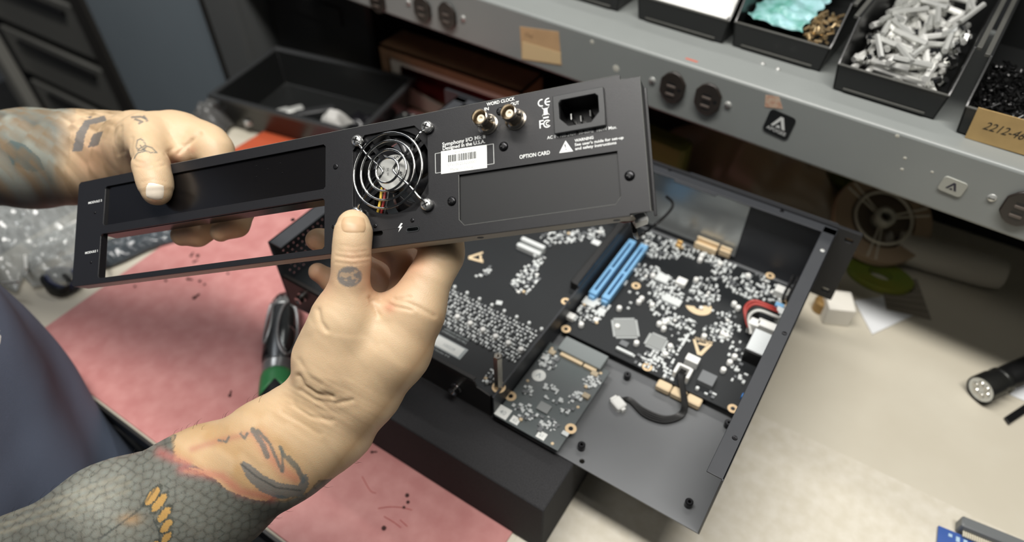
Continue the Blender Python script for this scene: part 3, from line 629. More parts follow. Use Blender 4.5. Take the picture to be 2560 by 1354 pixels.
# gold edge connector, wire harness with white plug
a, c = on(1640, 970, 6), on(1725, 1013, 6); cx = (a[0]+c[0])/2
for k in range(3):
    x0 = -84+k*14.2
    b = MB(); b.rbox(x0, x0+13.2, 101.5, 110.5, 3, 9); b.build('edge_connector', m_tan, main)
p = on(1705, 935, 14); b = MB(Fr((p[0], p[1], ZM)));
for s_ in (-1, 1): b.rbox(s_*6-1.4, s_*6+1.4, -5, 7, 0, 9)
b.rbox(-6, 6, 5, 7.4, 0, 9); wp = b.build('wire_header', m_bright, main)
for k in range(4):
    b = MB(); o = (k-1.5); P = [(p[0]+o*1.3, p[1]+2, ZM+8), (p[0]+o*1.1+1, p[1]-7, ZM+9), on(1712+o, 1010, 9)+np.array([o, 0, 0]), on(1700+o*3, 1038+o*3, 3), on(1660, 1048+o*5, 2.2), on(1610, 1030+o*6, 2.0), on(1575, 1000+o*3, 2.5), on(1553, 996+o*1.5, 4)+np.array([0, o*1.0, 0])]
    b.tube(smoothpath(P, 7), 1.05, 8); b.build('black_wire', mat('wire_black', '141414', .4), main)
p = on(1546, 1008, 4); b = MB(rotz(-25, (p[0], p[1], 0))); b.rbox(-6, 6, -5, 5, .3, 6.5); b.rbox(-8, -6, -3.5, 3.5, .3, 5); b.rbox(6, 8.2, -2, 2, .3, 5); b.build('white_plug', m_bright, main)
# silver shielding sheet on the inner front wall, parts in front of it
m_shield = mat('brushed_shield_sheet', 'b0b4b4', .28, .55)
b = MB(); b.box(-186, -82, DCH-2.6, DCH-1.6, 8, 82); b.build('shield_sheet', m_shield, ch)
for (px, py, w, d, h, m, nm) in ((1765, 618, 24, 9, 11, m_tan, 'flat_cable_connector'), (1697, 612, 6, 6, 8, m_gold, 'gold_contact'), (1812, 632, 12, 5, 10, m_tan, 'tan_connector')):
    p = on(px, py, ZM+3); b = MB(rotz(0, (p[0], p[1], ZM))); b.rbox(-w/2, w/2, -d/2, -d/2+2.4, 0, h*.75)
    b.rbox(-w/2, w/2, d/2-2.4, d/2, 0, h); b.box(-w/2+1, w/2-1, -d/2+1, d/2-1, 0, h*.45); b.build(nm, m, main)
# right hand cluster by the side wall
p = on(1880, 800, ZM); b = MB(Fr((p[0]-2, p[1]+2, ZM))); b.rbox(-6, 6, -2.2, 2.2, 0, 24, c=1); b.build('heat_sink_tab', mat('grey_tab', '8f8f8b', .35, .5), main)
W1 = [on(1868, 810, 22), on(1862, 770, 30), on(1885, 752, 36), on(1925, 765, 34), on(1940, 772, 30)]
for k, (c, nm) in enumerate((('a8403a', 'red'), ('a8403a', 'red'), ('1b1b1b', 'black'), ('c9c9c4', 'white'))):
    o = np.array([2.2*k, -2.0*k, -1.2*k]); b = MB(); b.tube(smoothpath([q+o for q in W1], 7), 1.5, 8); b.build('power_wire', mat(nm+'_power_wire', c, .4), main, label='thick %s wire' % nm)
def rb(nm, m, x0, x1, y0, y1, z0, z1, c=.6): b = MB(); b.rbox(x0, x1, y0, y1, z0, z1, c=c); return b.build(nm, m, main)
p = on(1935, 790, 30); 
for px, py, z, w, d, h, m, nm in ((1888, 803, 26, 9, 9, 14, m_bright, 'white_terminal'), (1925, 812, 26, 22, 9, 12, m_bright, 'white_terminal'), (1955, 775, 28, 10, 8, 8, m_cap, 'terminal_block'), (1953, 795, 26, 10, 7, 8, m_cap, 'terminal_block'), (1950, 760, 27, 8, 5, 5, m_blue, 'blue_cap'), (1900, 862, 26, 20, 24, 22, m_blk, 'relay_box'), (1885, 955, 20, 5, 12, 12, m_bright, 'white_terminal'), (1880, 985, 18, 8, 9, 10, m_cap, 'terminal_block'), (1862, 988, 14, 5, 5, 6, mat('blue_capacitor', '2c6db0', .3), 'blue_capacitor')):
    q = on(px, py, z); x = min(q[0], -2.5-w/2); rb(nm, m, x-w/2, x+w/2, q[1]-d/2, q[1]+d/2, z-h, z)
q = on(1905, 855, 27); rib = []
b = MB()
for k in range(16): y = q[1]+12-k*1.7; b.tube([(min(q[0], -14)-10, y, 26.8), (min(q[0], -14)+9, y, 26.8)], .95, 6)
for k in range(0): pass
b.build('ribbon_cable', mat('ribbon_white', 'dfe3e4', .5), main)
for k in range(4):
    q = on(1968+k*0, 690+k*14, 22); b = MB(dirframe((-20, q[1], 18+k*0), (1, 0, .1))); b.torus((0, 0, 0), 5.5, 1.3, 20, 6); b.torus((0, 0, 5), 5.5, 1.3, 20, 6); b.build('choke_coil', mat('dark_coil', '2b2b2c', .35), main)
# small card at the rear
ZC = 10.
b = MB(); b.box(-187.5, -124.5, -2.5, 92, ZC-1.6, ZC); card = b.build('module_card', m_pcb2, ch, bev=.2)
b = MB(); b.box(-122.8, -121.2, 5, 80, 0, 4); b.build('card_shadow_gap', m_case, ch) if False else None
b = MB(); c0 = on(1462, 880, 14); b.rbox(-176.5, -132, 86, 103, ZC-2, ZC+5.5, c=.6); cc = b.build('card_edge_connector', mat('grey_connector', '7e8484', .4, .2), ch)
for x0, x1 in ((-172, -149), (-147.5, -135)):
    b = MB(); b.rbox(x0, x1, 82.5, 86, ZC, ZC+3, c=.4)
    b.build('connector_contact', m_tan, cc)
b = MB()
for k in range(22): b.box(-175+k*1.9, -174+k*1.9, 103, 105, ZC, ZC+2)
b.build('connector_pins', m_cap, cc)
for px, py in ((1277, 990), (1427, 1071)): ring(px, py, ZC, card, 5)
for px, py in ((1319, 951), (1445, 1017), (1381, 1108), (1502, 932), (1380, 870)):
    p = on(px, py, ZC); b = MB(Fr((p[0], p[1], ZC))); b.lathe([(1.5, 0), (1.2, .4), (.2, .5)], 10); b.build('gold_dot', m_tan, card)
p = on(1347, 938, ZC); b = MB(Fr((p[0], p[1], ZC))); b.lathe([(6.4, 0), (6.4, .25), (.1, .25)], 32); rl = b.build('round_label', m_label, card)
b = MB(Fr((p[0], p[1], ZC+.26))); b.prism([(-2.5, -2.2), (-1.4, -2.2), (0, 1), (1.4, -2.2), (2.5, -2.2), (.5, 2.6), (-.5, 2.6)], 0, .06); b.build('label_print', m_silk, rl)
for px, py, w, t in ((1258, 1030, 12, '40'), (1288, 1050, 8, '62'), (1354, 1088, 8, '61')):
    p = on(px, py, ZC); f = Fr((p[0], p[1], ZC)); b = MB(f); b.box(-w/2, w/2, -w/2+.5, w/2-.5, 0, .25); q_ = b.build('square_label', m_label, card)
    text(t, f.at((0, 0, .27)), 0, -w*.2, w*.5, m_silk, q_, align='CENTER', th=.05, bold=.02)
for px, py, r_ in ((1380, 883, 0), (1486, 937, 0), (1465, 992, 0)):
    chip(px, py, 6.5, 5, 0, h=3, m=mat('tan_coil', 'b5a68c', .45), nm='tan_inductor', pins=False, z=ZC, par=card)
chip(1360, 1020, 11, 9, 0, m=m_ic, pins=False, z=ZC, par=card); chip(1413, 1085, 6, 4, 0, m=m_cap, pins=False, z=ZC, par=card)
scatter(card, ZC, [([(1345,890),(1380,870),(1400,910),(1380,930),(1350,915)], .5), ([(1455,945),(1500,940),(1500,975),(1460,970)], .5), ([(1420,985),(1460,975),(1455,1000),(1425,1005)], .55), ([(1305,965),(1330,965),(1330,990),(1305,985)], .5),
 ([(1360,960),(1400,965),(1395,985),(1360,980)], .4), ([(1280,1010),(1330,1015),(1350,1045),(1300,1050)], .3), ([(1350,1040),(1400,1045),(1390,1080),(1350,1075)], .45), ([(1400,990),(1440,1010),(1425,1050),(1395,1030)], .2), ([(1350,990),(1400,995),(1400,1010),(1350,1005)], .2)], 2.4, 60, 5, lambda x, y: -186 < x < -126 and 0 < y < 88)
# left module with its bracket
ZL = 30.
b = MB(); b.box(-436, -190.5, 2, 284, ZL-1.6, ZL); left = b.build('analog_board', m_pcb, ch, bev=.2)
b = MB(); b.box(-190.3, -188.6, -1, DCH-6, 0, ZL+3.5); b.build('divider_rail', m_case, ch, bev=.2)
b = MB(); p = [( -438, 0), (-193, 0), (-193, 31), (-207, 34), (-209, 40), (-438, 40)]
b.prism([(x, y) for x, y in p], -1.5, 0, Fr((0, 0, 0), (1, 0, 0), (0, 0, 1), (0, -1, 0))); b.box(-438, -210, 0, 5, 38.6, 40); b.build('module_bracket', mat('bracket_black', '2a2827', .4), ch, bev=.3)
for px, py in ((1143, 966), (757, 741)):
    p = onp(px, py, (0, 0, 0), np.array([0, 1., 0])); f = Fr((p[0], -.0, p[2]), (1, 0, 0), (0, 0, 1), (0, -1, 0)); b = MB(f); b.lathe([(5.5, 0), (5.5, 1.5), (4.2, 1.8), (4.2, 7), (3, 7.2), (1.6, 5)], 18); b.build('bracket_connector', m_chrome, ch)
p = on(1247, 968, ZL); b = MB(Fr((p[0], p[1], ZL))); b.lathe([(4.0, .6), (4.0, 44), (3.4, 44.6), (1.4, 44.6), (1.4, 42)], 6, caps=False); b.lathe([(1.4, 43), (.1, 43.2)], 8); so = b.build('hex_standoff', m_hexm, left)
b = MB(Fr((p[0], p[1], ZL))); b.lathe([(6, 0), (6, .5), (4, .6)], 20); b.build('gold_pad', m_ring, left)
for px, py in ((1414, 753),): ring(px, py, ZL, left, 4.4)
tri_logo(1190, 643, ZL, left, 8, -55)
b = MB(); a, c = on(1432, 716, 34), on(1540, 590, 34); b.rbox((a[0]+c[0])/2-4.5, (a[0]+c[0])/2+4, a[1], c[1]+25, ZL, ZL+10, c=.8); b.build('black_slot', m_blk, left)
q = on(1327, 618, ZL+4); b = MB(Fr((q[0], q[1], ZL))); b.rbox(-14, 14, -6, -1, 0, 6); b.rbox(-14, 14, 2, 7, 0, 8); b.build('flat_socket', m_cap, left)
scatter(left, ZL, [([(1275,700),(1310,670),(1345,655),(1350,700),(1320,740),(1285,735)], .55), ([(1330,640),(1350,625),(1365,650),(1340,670)], .6), ([(1185,690),(1210,675),(1230,665),(1225,690),(1195,700)], .5),
 ([(1345,585),(1420,580),(1500,570),(1520,590),(1480,600),(1400,610),(1370,620)], .55), ([(1200,960),(1235,905),(1250,920),(1240,950),(1215,965)], .7)], 3.3, 60, 21, lambda x, y: x < -192 and y > 6)
# seven repeated analog channels, the same small layout copied along the board edge
a0, a1 = on(1144, 792, ZL), on(1303, 873, ZL); pit = (a1-a0)/5.; r2 = random.Random(17); cell = []
for jx in range(5):
    for jy in range(11):
        if r2.random() < .86: cell.append(((jx+.5)/5+r2.uniform(-.04, .04), -15+jy*3.9+r2.uniform(-.6, .6), r2.uniform(1.2, 2.0), r2.uniform(1.4, 2.9), r2.uniform(.9, 2.2), r2.random()))
bs = MB(); ms = []
bq = 0
for ci in range(-4, 7):
    for (u, v_, w, l, h, q_) in cell:
        x, y = a0[0]+pit[0]*(ci+u-.5), a0[1]+pit[1]*(ci+u-.5)+v_
        if x > -193 or y < 8: continue
        if ci in (4, 5, 6) and bq < 40 and q_ > .6: place(ME['c1' if q_ > .8 else 'r1'], 'capacitor' if q_ > .8 else 'resistor', left, (x, y, ZL), 0 if q_ > .8 else 90); bq += 1
        else: bs.box(x-w/2, x+w/2, y-l/2, y+l/2, ZL, ZL+h); ms += [1 if q_ < .25 else 0]*6
o = bs.build('channel_components', [m_cap, m_capd], left, kind='stuff'); o.data.polygons.foreach_set('material_index', ms)
for i in range(7):
    p = on(1112+(1303-1112)*i/6, 775+(873-775)*i/6, ZL+3); place(ME['e'], 'electrolytic_capacitor', left, (p[0], p[1], ZL))
for i in range(8):
    p = on(1137+(1354-1137)*i/7, 717+(822-717)*i/7, ZL+2); place(ME['e2'], 'electrolytic_capacitor', left, (p[0], p[1], ZL))
for px, py, w, d in ((1248, 759, 6, 5), (1490, 608, 9, 7)):
    chip(px, py, w, d, 20 if w < 7 else 0, h=2, m=m_cap, pins=False, z=ZL, par=left)
q = [on(1087, 840, ZL), on(1160, 878, ZL)]
f = Fr((q[0][0], q[0][1], ZL)); p = on(1122, 866, ZL); f = Fr((p[0], p[1], ZL))
b = MB(f); b.box(-17, 17, -6.5, 6.5, 0, .12); b.build('label_frame', m_silk, left); b = MB(f); b.box(-15.5, 14, -5.2, 5.2, .12, .3); b.build('board_label', m_label, left)
text('100239', f.at((0, 0, .31)), -6, -2, 4.4, m_silk, left, th=.04); text('SYMPHONY I/O MK2', f, -16, 10.5, 3, m_silk, left, th=.1); text('ANALOG 8X8 CARD', f, -16, 14, 3, m_silk, left, th=.1); text('Serial Number 8+8', f, -16, -10, 3, m_silk, left, th=.1)
# foam block
m_foam = mat('black_foam', '2f2f31', .9, var=.4, vscale=900, bump=.8, bscale=1400)
b = MB(); b.box(-350, -110, -48.5, 190, BZ+1.6, -1.6); tag(b.build('foam_block', m_foam, bev=1.5), 'thick black foam block propping up the opened chassis', 'foam block')
# ---------------------------------------------------------------- the person: one continuous body mesh grown from rounded volumes
def T(x, y, off): d = ray(x, y); return CP + d*(((PF.o+EZ*off-CP) @ EZ)/(d @ EZ))
BASE, FING = [], []
def rc(a, b, ra, rb, k=8., n=None, s=1., g=None):
    a = np.array(a, float); b = np.array(b, float); n = None if n is None else np.asarray(n, float)/np.linalg.norm(n)
    (g if g is not None else BASE).append((a, b, ra, rb, k, n, s))
def chain(pts, g, k=6., n=None, s=1.):
    for (p, r), (q, r2) in zip(pts[:-1], pts[1:]): rc(p, q, r, r2, k, n, s, g)
def d1(P, pr):
    a, b, ra, rb, k, n, s = pr; v = P-a; ab = b-a
    if n is not None:
        v = v+np.outer(v @ n, n)*(1/s-1); ab = ab+n*(ab @ n)*(1/s-1)
    t = np.clip(v @ ab/(ab @ ab+1e-9), 0, 1); w = v-np.outer(t, ab)
    return (np.sqrt((w*w).sum(1))-(ra+(rb-ra)*t))*(s if n is not None else 1.)
def smin(a, b, k): h = np.clip(k-np.abs(a-b), 0, None)/k; return np.minimum(a, b)-h*h*k*.25
def sdf(P, act=None):
    d = None
    for i, pr in enumerate(BASE):
        if act is not None and not act[0][i]: continue
        e = d1(P, pr); d = e if d is None else smin(d, e, pr[4])
    if d is None: d = np.full(len(P), 60.)
    res = d
    for gi, g in enumerate(FING):
        if act is not None and not act[1][gi]: continue
        f = None
        for pr in g: e = d1(P, pr); f = e if f is None else smin(f, e, pr[4])
        res = np.minimum(res, smin(d, f, 9.))
    return res
VN = -FW
# right arm (comes in from the lower left) and right hand
rc((-620, -470, 330), (-424, -368, -12), 56, 46, 20)
chain([(np.array((-424, -368, -12.)), 46), (PD(60, 1462, 478), 47), (PD(300, 1330, 470), 47), (PD(520, 1228, 462), 41.5), (PD(700, 1122, 452), 33.5), (T(812, 1048, -32), 31.5)], BASE, 14, VN, .84)
chain([(T(812, 1048, -32), 31.5), (T(862, 960, -30), 31)], BASE, 12, VN, .78)
rc(T(858, 962, -28), T(866, 880, -20), 29, 27.5, 10, VN, .85)
rc(T(840, 905, -16), T(862, 800, -8), 25, 21, 10)
rc(T(802, 880, -18), T(812, 838, -14), 15, 11, 10)
rc(T(915, 960, -32), T(985, 872, -28), 25, 22, 12, VN, .9)
rc(T(985, 872, -28), T(1040, 775, -26), 22.5, 17.5, 10, VN, .95)
rc(T(900, 830, -26), T(990, 790, -30), 20, 16, 12)
rc(T(958, 880, -50), T(1000, 800, -56), 22, 19, 12)
rc(T(920, 900, -66), T(960, 810, -72), 18, 16, 12)
rc(T(930, 775, -15), T(1000, 778, -20), 7, 8, 9)
tr = [(T(860, 805, -8), 19), (T(872, 740, -2), 12.6), (T(876, 695, 3), 10.6), (T(879, 648, 7), 10.7), (T(881, 603, 9), 10.3), (T(883, 572, 9.2), 9.7), (T(884, 559, 9), 8.0)]
g = []; chain(tr, g, 6); FING.append(g)
g = []; chain([(T(1040, 775, -26), 17), (T(1072, 700, -27), 13.2), (T(1104, 640, -29), 13.0), (T(1106, 612, -31), 12), (T(1040, 575, -34), 9.6), (T(975, 565, -30), 8.2)], g, 7); FING.append(g)
g = []; chain([(T(1005, 795, -52), 14), (T(1022, 690, -56), 11.2), (T(1022, 655, -58), 11), (T(950, 610, -54), 9), (T(885, 588, -48), 8)], g, 6); FING.append(g)
g = []; chain([(T(975, 805, -70), 13), (T(972, 730, -76), 10.5), (T(955, 690, -76), 10.2), (T(870, 640, -64), 8.6), (T(805, 602, -50), 7.6), (T(788, 598, -47), 7.0)], g, 6); FING.append(g)
g = []; chain([(T(940, 815, -84), 12), (T(915, 745, -88), 9.4), (T(890, 725, -86), 9), (T(835, 705, -76), 8), (T(795, 680, -66), 7.2)], g, 6); FING.append(g)
# left arm (comes in from the left edge, behind the panel) and left hand
rc((-830, -330, 380), (-829, -173, 118), 55, 46, 20)
chain([(np.array((-829, -173, 118.)), 45), (PD(-150, 398, 600), 43), (PD(90, 396, 582), 39.5), (PD(200, 392, 574), 36.5), (T(290, 384, -40), 32)], BASE, 14, VN, .85)
chain([(T(290, 384, -40), 32), (T(345, 368, -36), 27)], BASE, 12, VN, .8)
rc(T(345, 362, -34), T(430, 345, -32), 24, 19.5, 12, VN, .95)
rc(T(330, 350, -24), T(375, 345, -12), 17, 15, 12)
rc(T(430, 345, -32), T(500, 352, -36), 19.5, 14, 10)
rc(T(400, 390, -46), T(480, 390, -52), 20, 17, 12)
rc(T(415, 372, -20), T(455, 385, -22), 9, 8, 10)
g = []; chain([(T(362, 335, -16), 15), (T(375, 380, -3), 11.8), (T(379, 415, 6), 11.5), (T(386, 448, 8.5), 10.8), (T(391, 472, 8.5), 9.6), (T(392, 481, 8), 8.2)], g, 6); FING.append(g)
g = []; chain([(T(465, 345, -34), 17), (T(525, 360, -34), 13.2), (T(540, 378, -34), 12.2), (T(548, 440, -34), 9.6), (T(540, 500, -28), 8.4)], g, 6); FING.append(g)
g = []; chain([(T(480, 385, -52), 15), (T(600, 440, -46), 11), (T(622, 500, -38), 9.4), (T(590, 560, -29), 8.8), (T(552, 578, -25), 7.6)], g, 5); FING.append(g)
g = []; chain([(T(460, 400, -62), 14), (T(560, 490, -54), 10.4), (T(545, 555, -38), 9.6), (T(495, 583, -29), 9.0), (T(455, 588, -26), 8.0)], g, 5); FING.append(g)
g = []; chain([(T(430, 400, -66), 13), (T(480, 500, -66), 9.4), (T(440, 540, -52), 8.6), (T(400, 545, -44), 7.6)], g, 5); FING.append(g)
# trunk under the shirt
rc((-640, -330, -430), (-640, -335, 120), 130, 135, 40); rc((-640, -335, 120), (-690, -390, 350), 130, 110, 40); rc((-620, -470, 330), (-830, -330, 380), 62, 62, 40); rc((-710, -400, 380), (-700, -390, 470), 60, 52, 30)
def surface_nets(f_eval, f_act, lo, hi, h, N=12):
    lo = np.array(lo, float); n = np.ceil((np.array(hi)-lo)/(h*N)).astype(int)
    ck, cv, E = [], [], []; big = 1 << 20
    loc = np.stack(np.meshgrid(*[np.arange(N+1)]*3, indexing='ij'), -1).reshape(-1, 3)
    bi = np.stack(np.meshgrid(*[np.arange(k) for k in n], indexing='ij'), -1).reshape(-1, 3)
    cen = lo+(bi+.5)*h*N; dc = np.concatenate([f_eval(c, None) for c in np.array_split(cen, max(1, len(cen)//50000+1))])
    rad = h*N*.87
    for b_, c in zip(bi[np.abs(dc) < rad*1.25+6], cen[np.abs(dc) < rad*1.25+6]):
        act = f_act(c, rad); G = b_*N+loc; V = f_eval(lo+G*h, act).reshape((N+1,)*3); Sg = V < 0
        if Sg.all() or not Sg.any(): continue
        acc = np.zeros((N, N, N, 3)); cnt = np.zeros((N, N, N))
        for ax in range(3):
            for u in (0, 1):
                for w in (0, 1):
                    o = [0, 0, 0]; ot = [i for i in range(3) if i != ax]; o[ot[0]], o[ot[1]] = u, w
                    sa = tuple(slice(o[i], o[i]+N) for i in range(3)); o2 = list(o); o2[ax] = 1; sb = tuple(slice(o2[i], o2[i]+N) for i in range(3))
                    A, B = V[sa], V[sb]; m = (A < 0) != (B < 0); t = np.where(m, A/np.where(m, A-B, 1), 0)
                    p = np.zeros((N, N, N, 3)); p[..., ax] = t; p[..., ot[0]] = u; p[..., ot[1]] = w
                    acc += p*m[..., None]; cnt += m
            sl0 = tuple(slice(0, N) for _ in range(3)); s1 = [slice(0, N)]*3; s1[ax] = slice(1, N+1)
            m = Sg[sl0] != Sg[tuple(s1)]; idx = np.argwhere(m)
            if len(idx): E.append(np.c_[idx+b_*N, np.full(len(idx), ax), Sg[sl0][m]])
        idx = np.argwhere(cnt > 0); g = idx+b_*N
        cv.append(lo+(g+acc[tuple(idx.T)]/cnt[tuple(idx.T)][:, None])*h); ck.append(g)
    ck = np.concatenate(ck); cv = np.concatenate(cv); E = np.concatenate(E)
    key = lambda a: ((a[:, 0].astype(np.int64)+5)*4096+a[:, 1]+5)*4096+a[:, 2]+5
    kk = key(ck); od = np.argsort(kk); kk = kk[od]; faces = []
    for ax in range(3):
        e = E[E[:, 3] == ax]; u, w = [(1, 2), (2, 0), (0, 1)][ax]; q = []
        for du, dw in ((-1, -1), (0, -1), (0, 0), (-1, 0)):
            a = e[:, :3].copy(); a[:, u] += du; a[:, w] += dw; k = key(a); j = np.searchsorted(kk, k); j = np.clip(j, 0, len(kk)-1)
            q.append(np.where(kk[j] == k, od[j], -1))
        q = np.stack(q, 1); fl = e[:, 4] == 0; q[fl] = q[fl][:, ::-1]; faces.append(q[(q >= 0).all(1)])
    return cv, np.concatenate(faces)
def act_body(c, rad):
    c = c[None]; m = rad*1.5+14
    return ([bool(d1(c, p)[0] < m+6) for p in BASE], [any(d1(c, p)[0] < m for p in g) for g in FING])
def subdivide(V, Fq):
    E = np.sort(np.concatenate([Fq[:, [0, 1]], Fq[:, [1, 2]], Fq[:, [2, 3]], Fq[:, [3, 0]]]), 1); k = E[:, 0].astype(np.int64)*len(V)+E[:, 1]
    uk, first, inv = np.unique(k, return_index=True, return_inverse=True); inv = inv.ravel(); em = (V[E[first, 0]]+V[E[first, 1]])/2; nf = len(Fq); e = inv.reshape(4, nf)+len(V)
    fc = V[Fq].mean(1); c = np.arange(nf)+len(V)+len(em); F2 = np.concatenate([np.stack([Fq[:, i], e[i], c, e[i-1]], 1) for i in range(4)])
    return np.concatenate([V, em, fc]), F2
def normals(P, f, e=.4):
    g = np.stack([f(P+np.eye(3)[i]*e)-f(P-np.eye(3)[i]*e) for i in range(3)], 1); return g/(np.linalg.norm(g, axis=1, keepdims=True)+1e-9)
def topx(P):
    d = P-CP; z = d @ FW; return 1280+F*(d @ RT)/z, 677-F*(d @ UP)/z, z
def seg(x, y, pts):                                # distance in photo px to a polyline, and arc position
    best = np.full(len(x), 1e9)
    for (ax, ay), (bx, by) in zip(pts[:-1], pts[1:]):
        vx, vy = bx-ax, by-ay; t = np.clip(((x-ax)*vx+(y-ay)*vy)/(vx*vx+vy*vy+1e-9), 0, 1); best = np.minimum(best, np.hypot(x-ax-t*vx, y-ay-t*vy))
    return best
def vin(x, y, P):
    c = np.zeros(len(x), bool); n = len(P)
    for i in range(n):
        x1, y1 = P[i]; x2, y2 = P[(i+1) % n]
        if y1 == y2: continue
        c ^= ((y1 > y) != (y2 > y)) & (x < (x2-x1)*(y-y1)/(y2-y1)+x1)
    return c
V, Q = surface_nets(sdf, act_body, (-920, -540, -570), (-110, 60, 540), 2.15)
V, Q = subdivide(V, Q)
def project(V):
    out = V.copy(); blk = np.floor(V/40).astype(int); k = (blk[:, 0]*1000+blk[:, 1])*1000+blk[:, 2]; od = np.argsort(k, kind='stable'); cuts = np.flatnonzero(np.diff(k[od]))+1; nr = np.zeros_like(V)
    for ids in np.split(od, cuts):
        c = V[ids].mean(0); a = act_body(c, 36); f = lambda P: sdf(P, a)
        P = V[ids]; nn = normals(P, f); P = P-nn*np.clip(f(P), -1.2, 1.2)[:, None]; nn = normals(P, f); out[ids] = P; nr[ids] = nn
    return out, nr
V, NR = project(V)
px, py, dep = topx(V); face = -(NR @ FW)
RH = (V[:, 0] > -330) | ((px > 500) & (py > 620)) | (py > 1030)       # right arm side
LHm = (px < 620) & (py < 620) & ~((px > 600) & (py > 560))
vis = face > -.1
# creases and folds: (polyline px, width px, depth mm, side)
CRS = [([(842, 640), (880, 646), (925, 641)], 4, .8, 0), ([(840, 655), (880, 660), (922, 654)], 3.5, .6, 0), ([(846, 628), (885, 632), (918, 627)], 3, .35, 0), ([(850, 612), (888, 617), (915, 612)], 3, .25, 0),
 ([(925, 745), (935, 765), (946, 787)], 6, 2.2, 0), ([(930, 752), (950, 748), (985, 765), (1030, 775)], 5, 1.2, 0), ([(985, 748), (1015, 755), (1050, 770), (1085, 790)], 5, 1.4, 0), ([(1000, 745), (1025, 742)], 4, 1, 0),
 ([(795, 775), (802, 805), (816, 825)], 6, 1.6, 0), ([(746, 940), (760, 965), (790, 985), (830, 992)], 7, 2.6, 0), ([(752, 975), (785, 1000), (840, 1008), (880, 1000)], 6, 1.4, 0), ([(735, 1012), (775, 1040), (830, 1052)], 6, 1.2, 0), ([(705, 1030), (745, 1052), (800, 1085)], 6, .8, 0),
 ([(748, 900), (775, 945), (800, 960)], 8, 1.0, 0), ([(1085, 640), (1110, 650), (1140, 645)], 5, .4, 0),
 ([(338, 403), (365, 410), (400, 402)], 4, .6, 1), ([(340, 418), (375, 421), (410, 413)], 3.5, .6, 1), ([(345, 392), (380, 396)], 3, .35, 1), ([(352, 455), (385, 448), (415, 455)], 3, .4, 1),
 ([(303, 316), (300, 350), (310, 380)], 5, 1.2, 1), ([(285, 320), (285, 355), (296, 385)], 5, 1.0, 1), ([(500, 333), (480, 352), (460, 368), (447, 382)], 5, 2.0, 1), ([(478, 350), (474, 375), (478, 400)], 6, 1.6, 1), ([(415, 385), (432, 372), (455, 362)], 5, 1.0, 1), ([(330, 345), (327, 372), (334, 395)], 5, 1.2, 1)]
disp = np.zeros(len(V))
for pts, w, dmm, side in CRS:
    m = vis & (RH if side == 0 else (LHm & (dep < 620))) & (dep < (520 if side == 0 else 620)); d = seg(px[m], py[m], pts); disp[m] += -.45*dmm*np.exp(-(d/(w*.9))**2)+.06*dmm*np.exp(-((d-w*2.2)/w)**2)
def vnoise(P, s, seed=0):
    q = P/s; i = np.floor(q).astype(np.int64); f = q-i; f = f*f*(3-2*f); r = 0
    for a in (0, 1):
        for b_ in (0, 1):
            for c in (0, 1):
                h = ((i[:, 0]+a)*73856093 ^ (i[:, 1]+b_)*19349663 ^ (i[:, 2]+c)*83492791 ^ seed*2654435) & 0xffff
                r = r+(h/65535.)*(f[:, 0] if a else 1-f[:, 0])*(f[:, 1] if b_ else 1-f[:, 1])*(f[:, 2] if c else 1-f[:, 2])
    return r
wr = np.exp(-(np.hypot((px-800)/110, (py-1010)/60))**2)*RH; disp += wr*.5*(vnoise(np.stack([(px*.87+py*.5), (py*.87-px*.5)*4.5, px*0], 1), 34, 21)-.5)+wr*.25*(vnoise(np.stack([(px*.87+py*.5), (py*.87-px*.5)*4, px*0], 1), 14, 22)-.5)
disp += (vnoise(V, 9, 1)-.5)*.5+(vnoise(V, 3.2, 2)-.5)*.25
V = V+NR*disp[:, None]
# skin colour, painted shade and tattoos
L3 = lambda h: np.array(lin(h))
C = np.tile(L3('cab08e'), (len(V), 1)); n1 = vnoise(V, 14, 4)[:, None]; C = C*(1-.14*n1)+L3('c49c7c')*.14*n1
def blend(m, col, a=1.): C[m] = C[m]*(1-(a[m, None] if hasattr(a, '__len__') else a))+L3(col)*(a[m, None] if hasattr(a, '__len__') else a)
def stroke(pts, w, col, a, mask): d = seg(px, py, pts); m = mask & (d < w+2); aa = np.clip((w+1.-d)/2, 0, 1)*a; blend(m, col, aa)
# redness in folds and at finger ends
for x, y, r, a in ((975, 768, 14, .4), (780, 605, 30, .35), (1030, 650, 45, .35), (950, 690, 60, .4), (470, 590, 45, .35), (570, 578, 45, .35), (365, 412, 16, .25), (440, 400, 22, .35), (480, 375, 12, .3), (790, 700, 45, .4), (235, 400, 50, .25), (884, 640, 25, .12), (390, 500, 14, .35)):
    d = np.hypot(px-x, py-y); blend(d < r*2, 'b0503c', a*np.exp(-(d/r)**2))
RA = RH & (dep < 620)
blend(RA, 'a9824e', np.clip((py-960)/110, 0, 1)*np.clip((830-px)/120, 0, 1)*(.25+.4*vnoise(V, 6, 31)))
blend(RA, '8f6a40', .55*np.exp(-seg(px, py, [(1105, 800), (1060, 885), (960, 1020), (820, 1190), (700, 1290)])/22))  # shade on the turned-away lower right edge, painted into the skin
g1 = [(439, 1148), (520, 1170), (462, 1177), (540, 1190), (575, 1222), (632, 1240), (712, 1250), (760, 1232), (800, 1200), (830, 1180), (860, 1500), (-600, 2400), (-900, 1500), (-300, 1200), (150, 1200), (300, 1040), (432, 1090)]
m = RA & vin(px+26*(vnoise(V, 7, 41)-.5), py+26*(vnoise(V, 7, 42)-.5), g1); fd = np.clip(seg(px, py, g1+g1[:1])/7, 0, 1); blend(m, '616966', .88*fd)
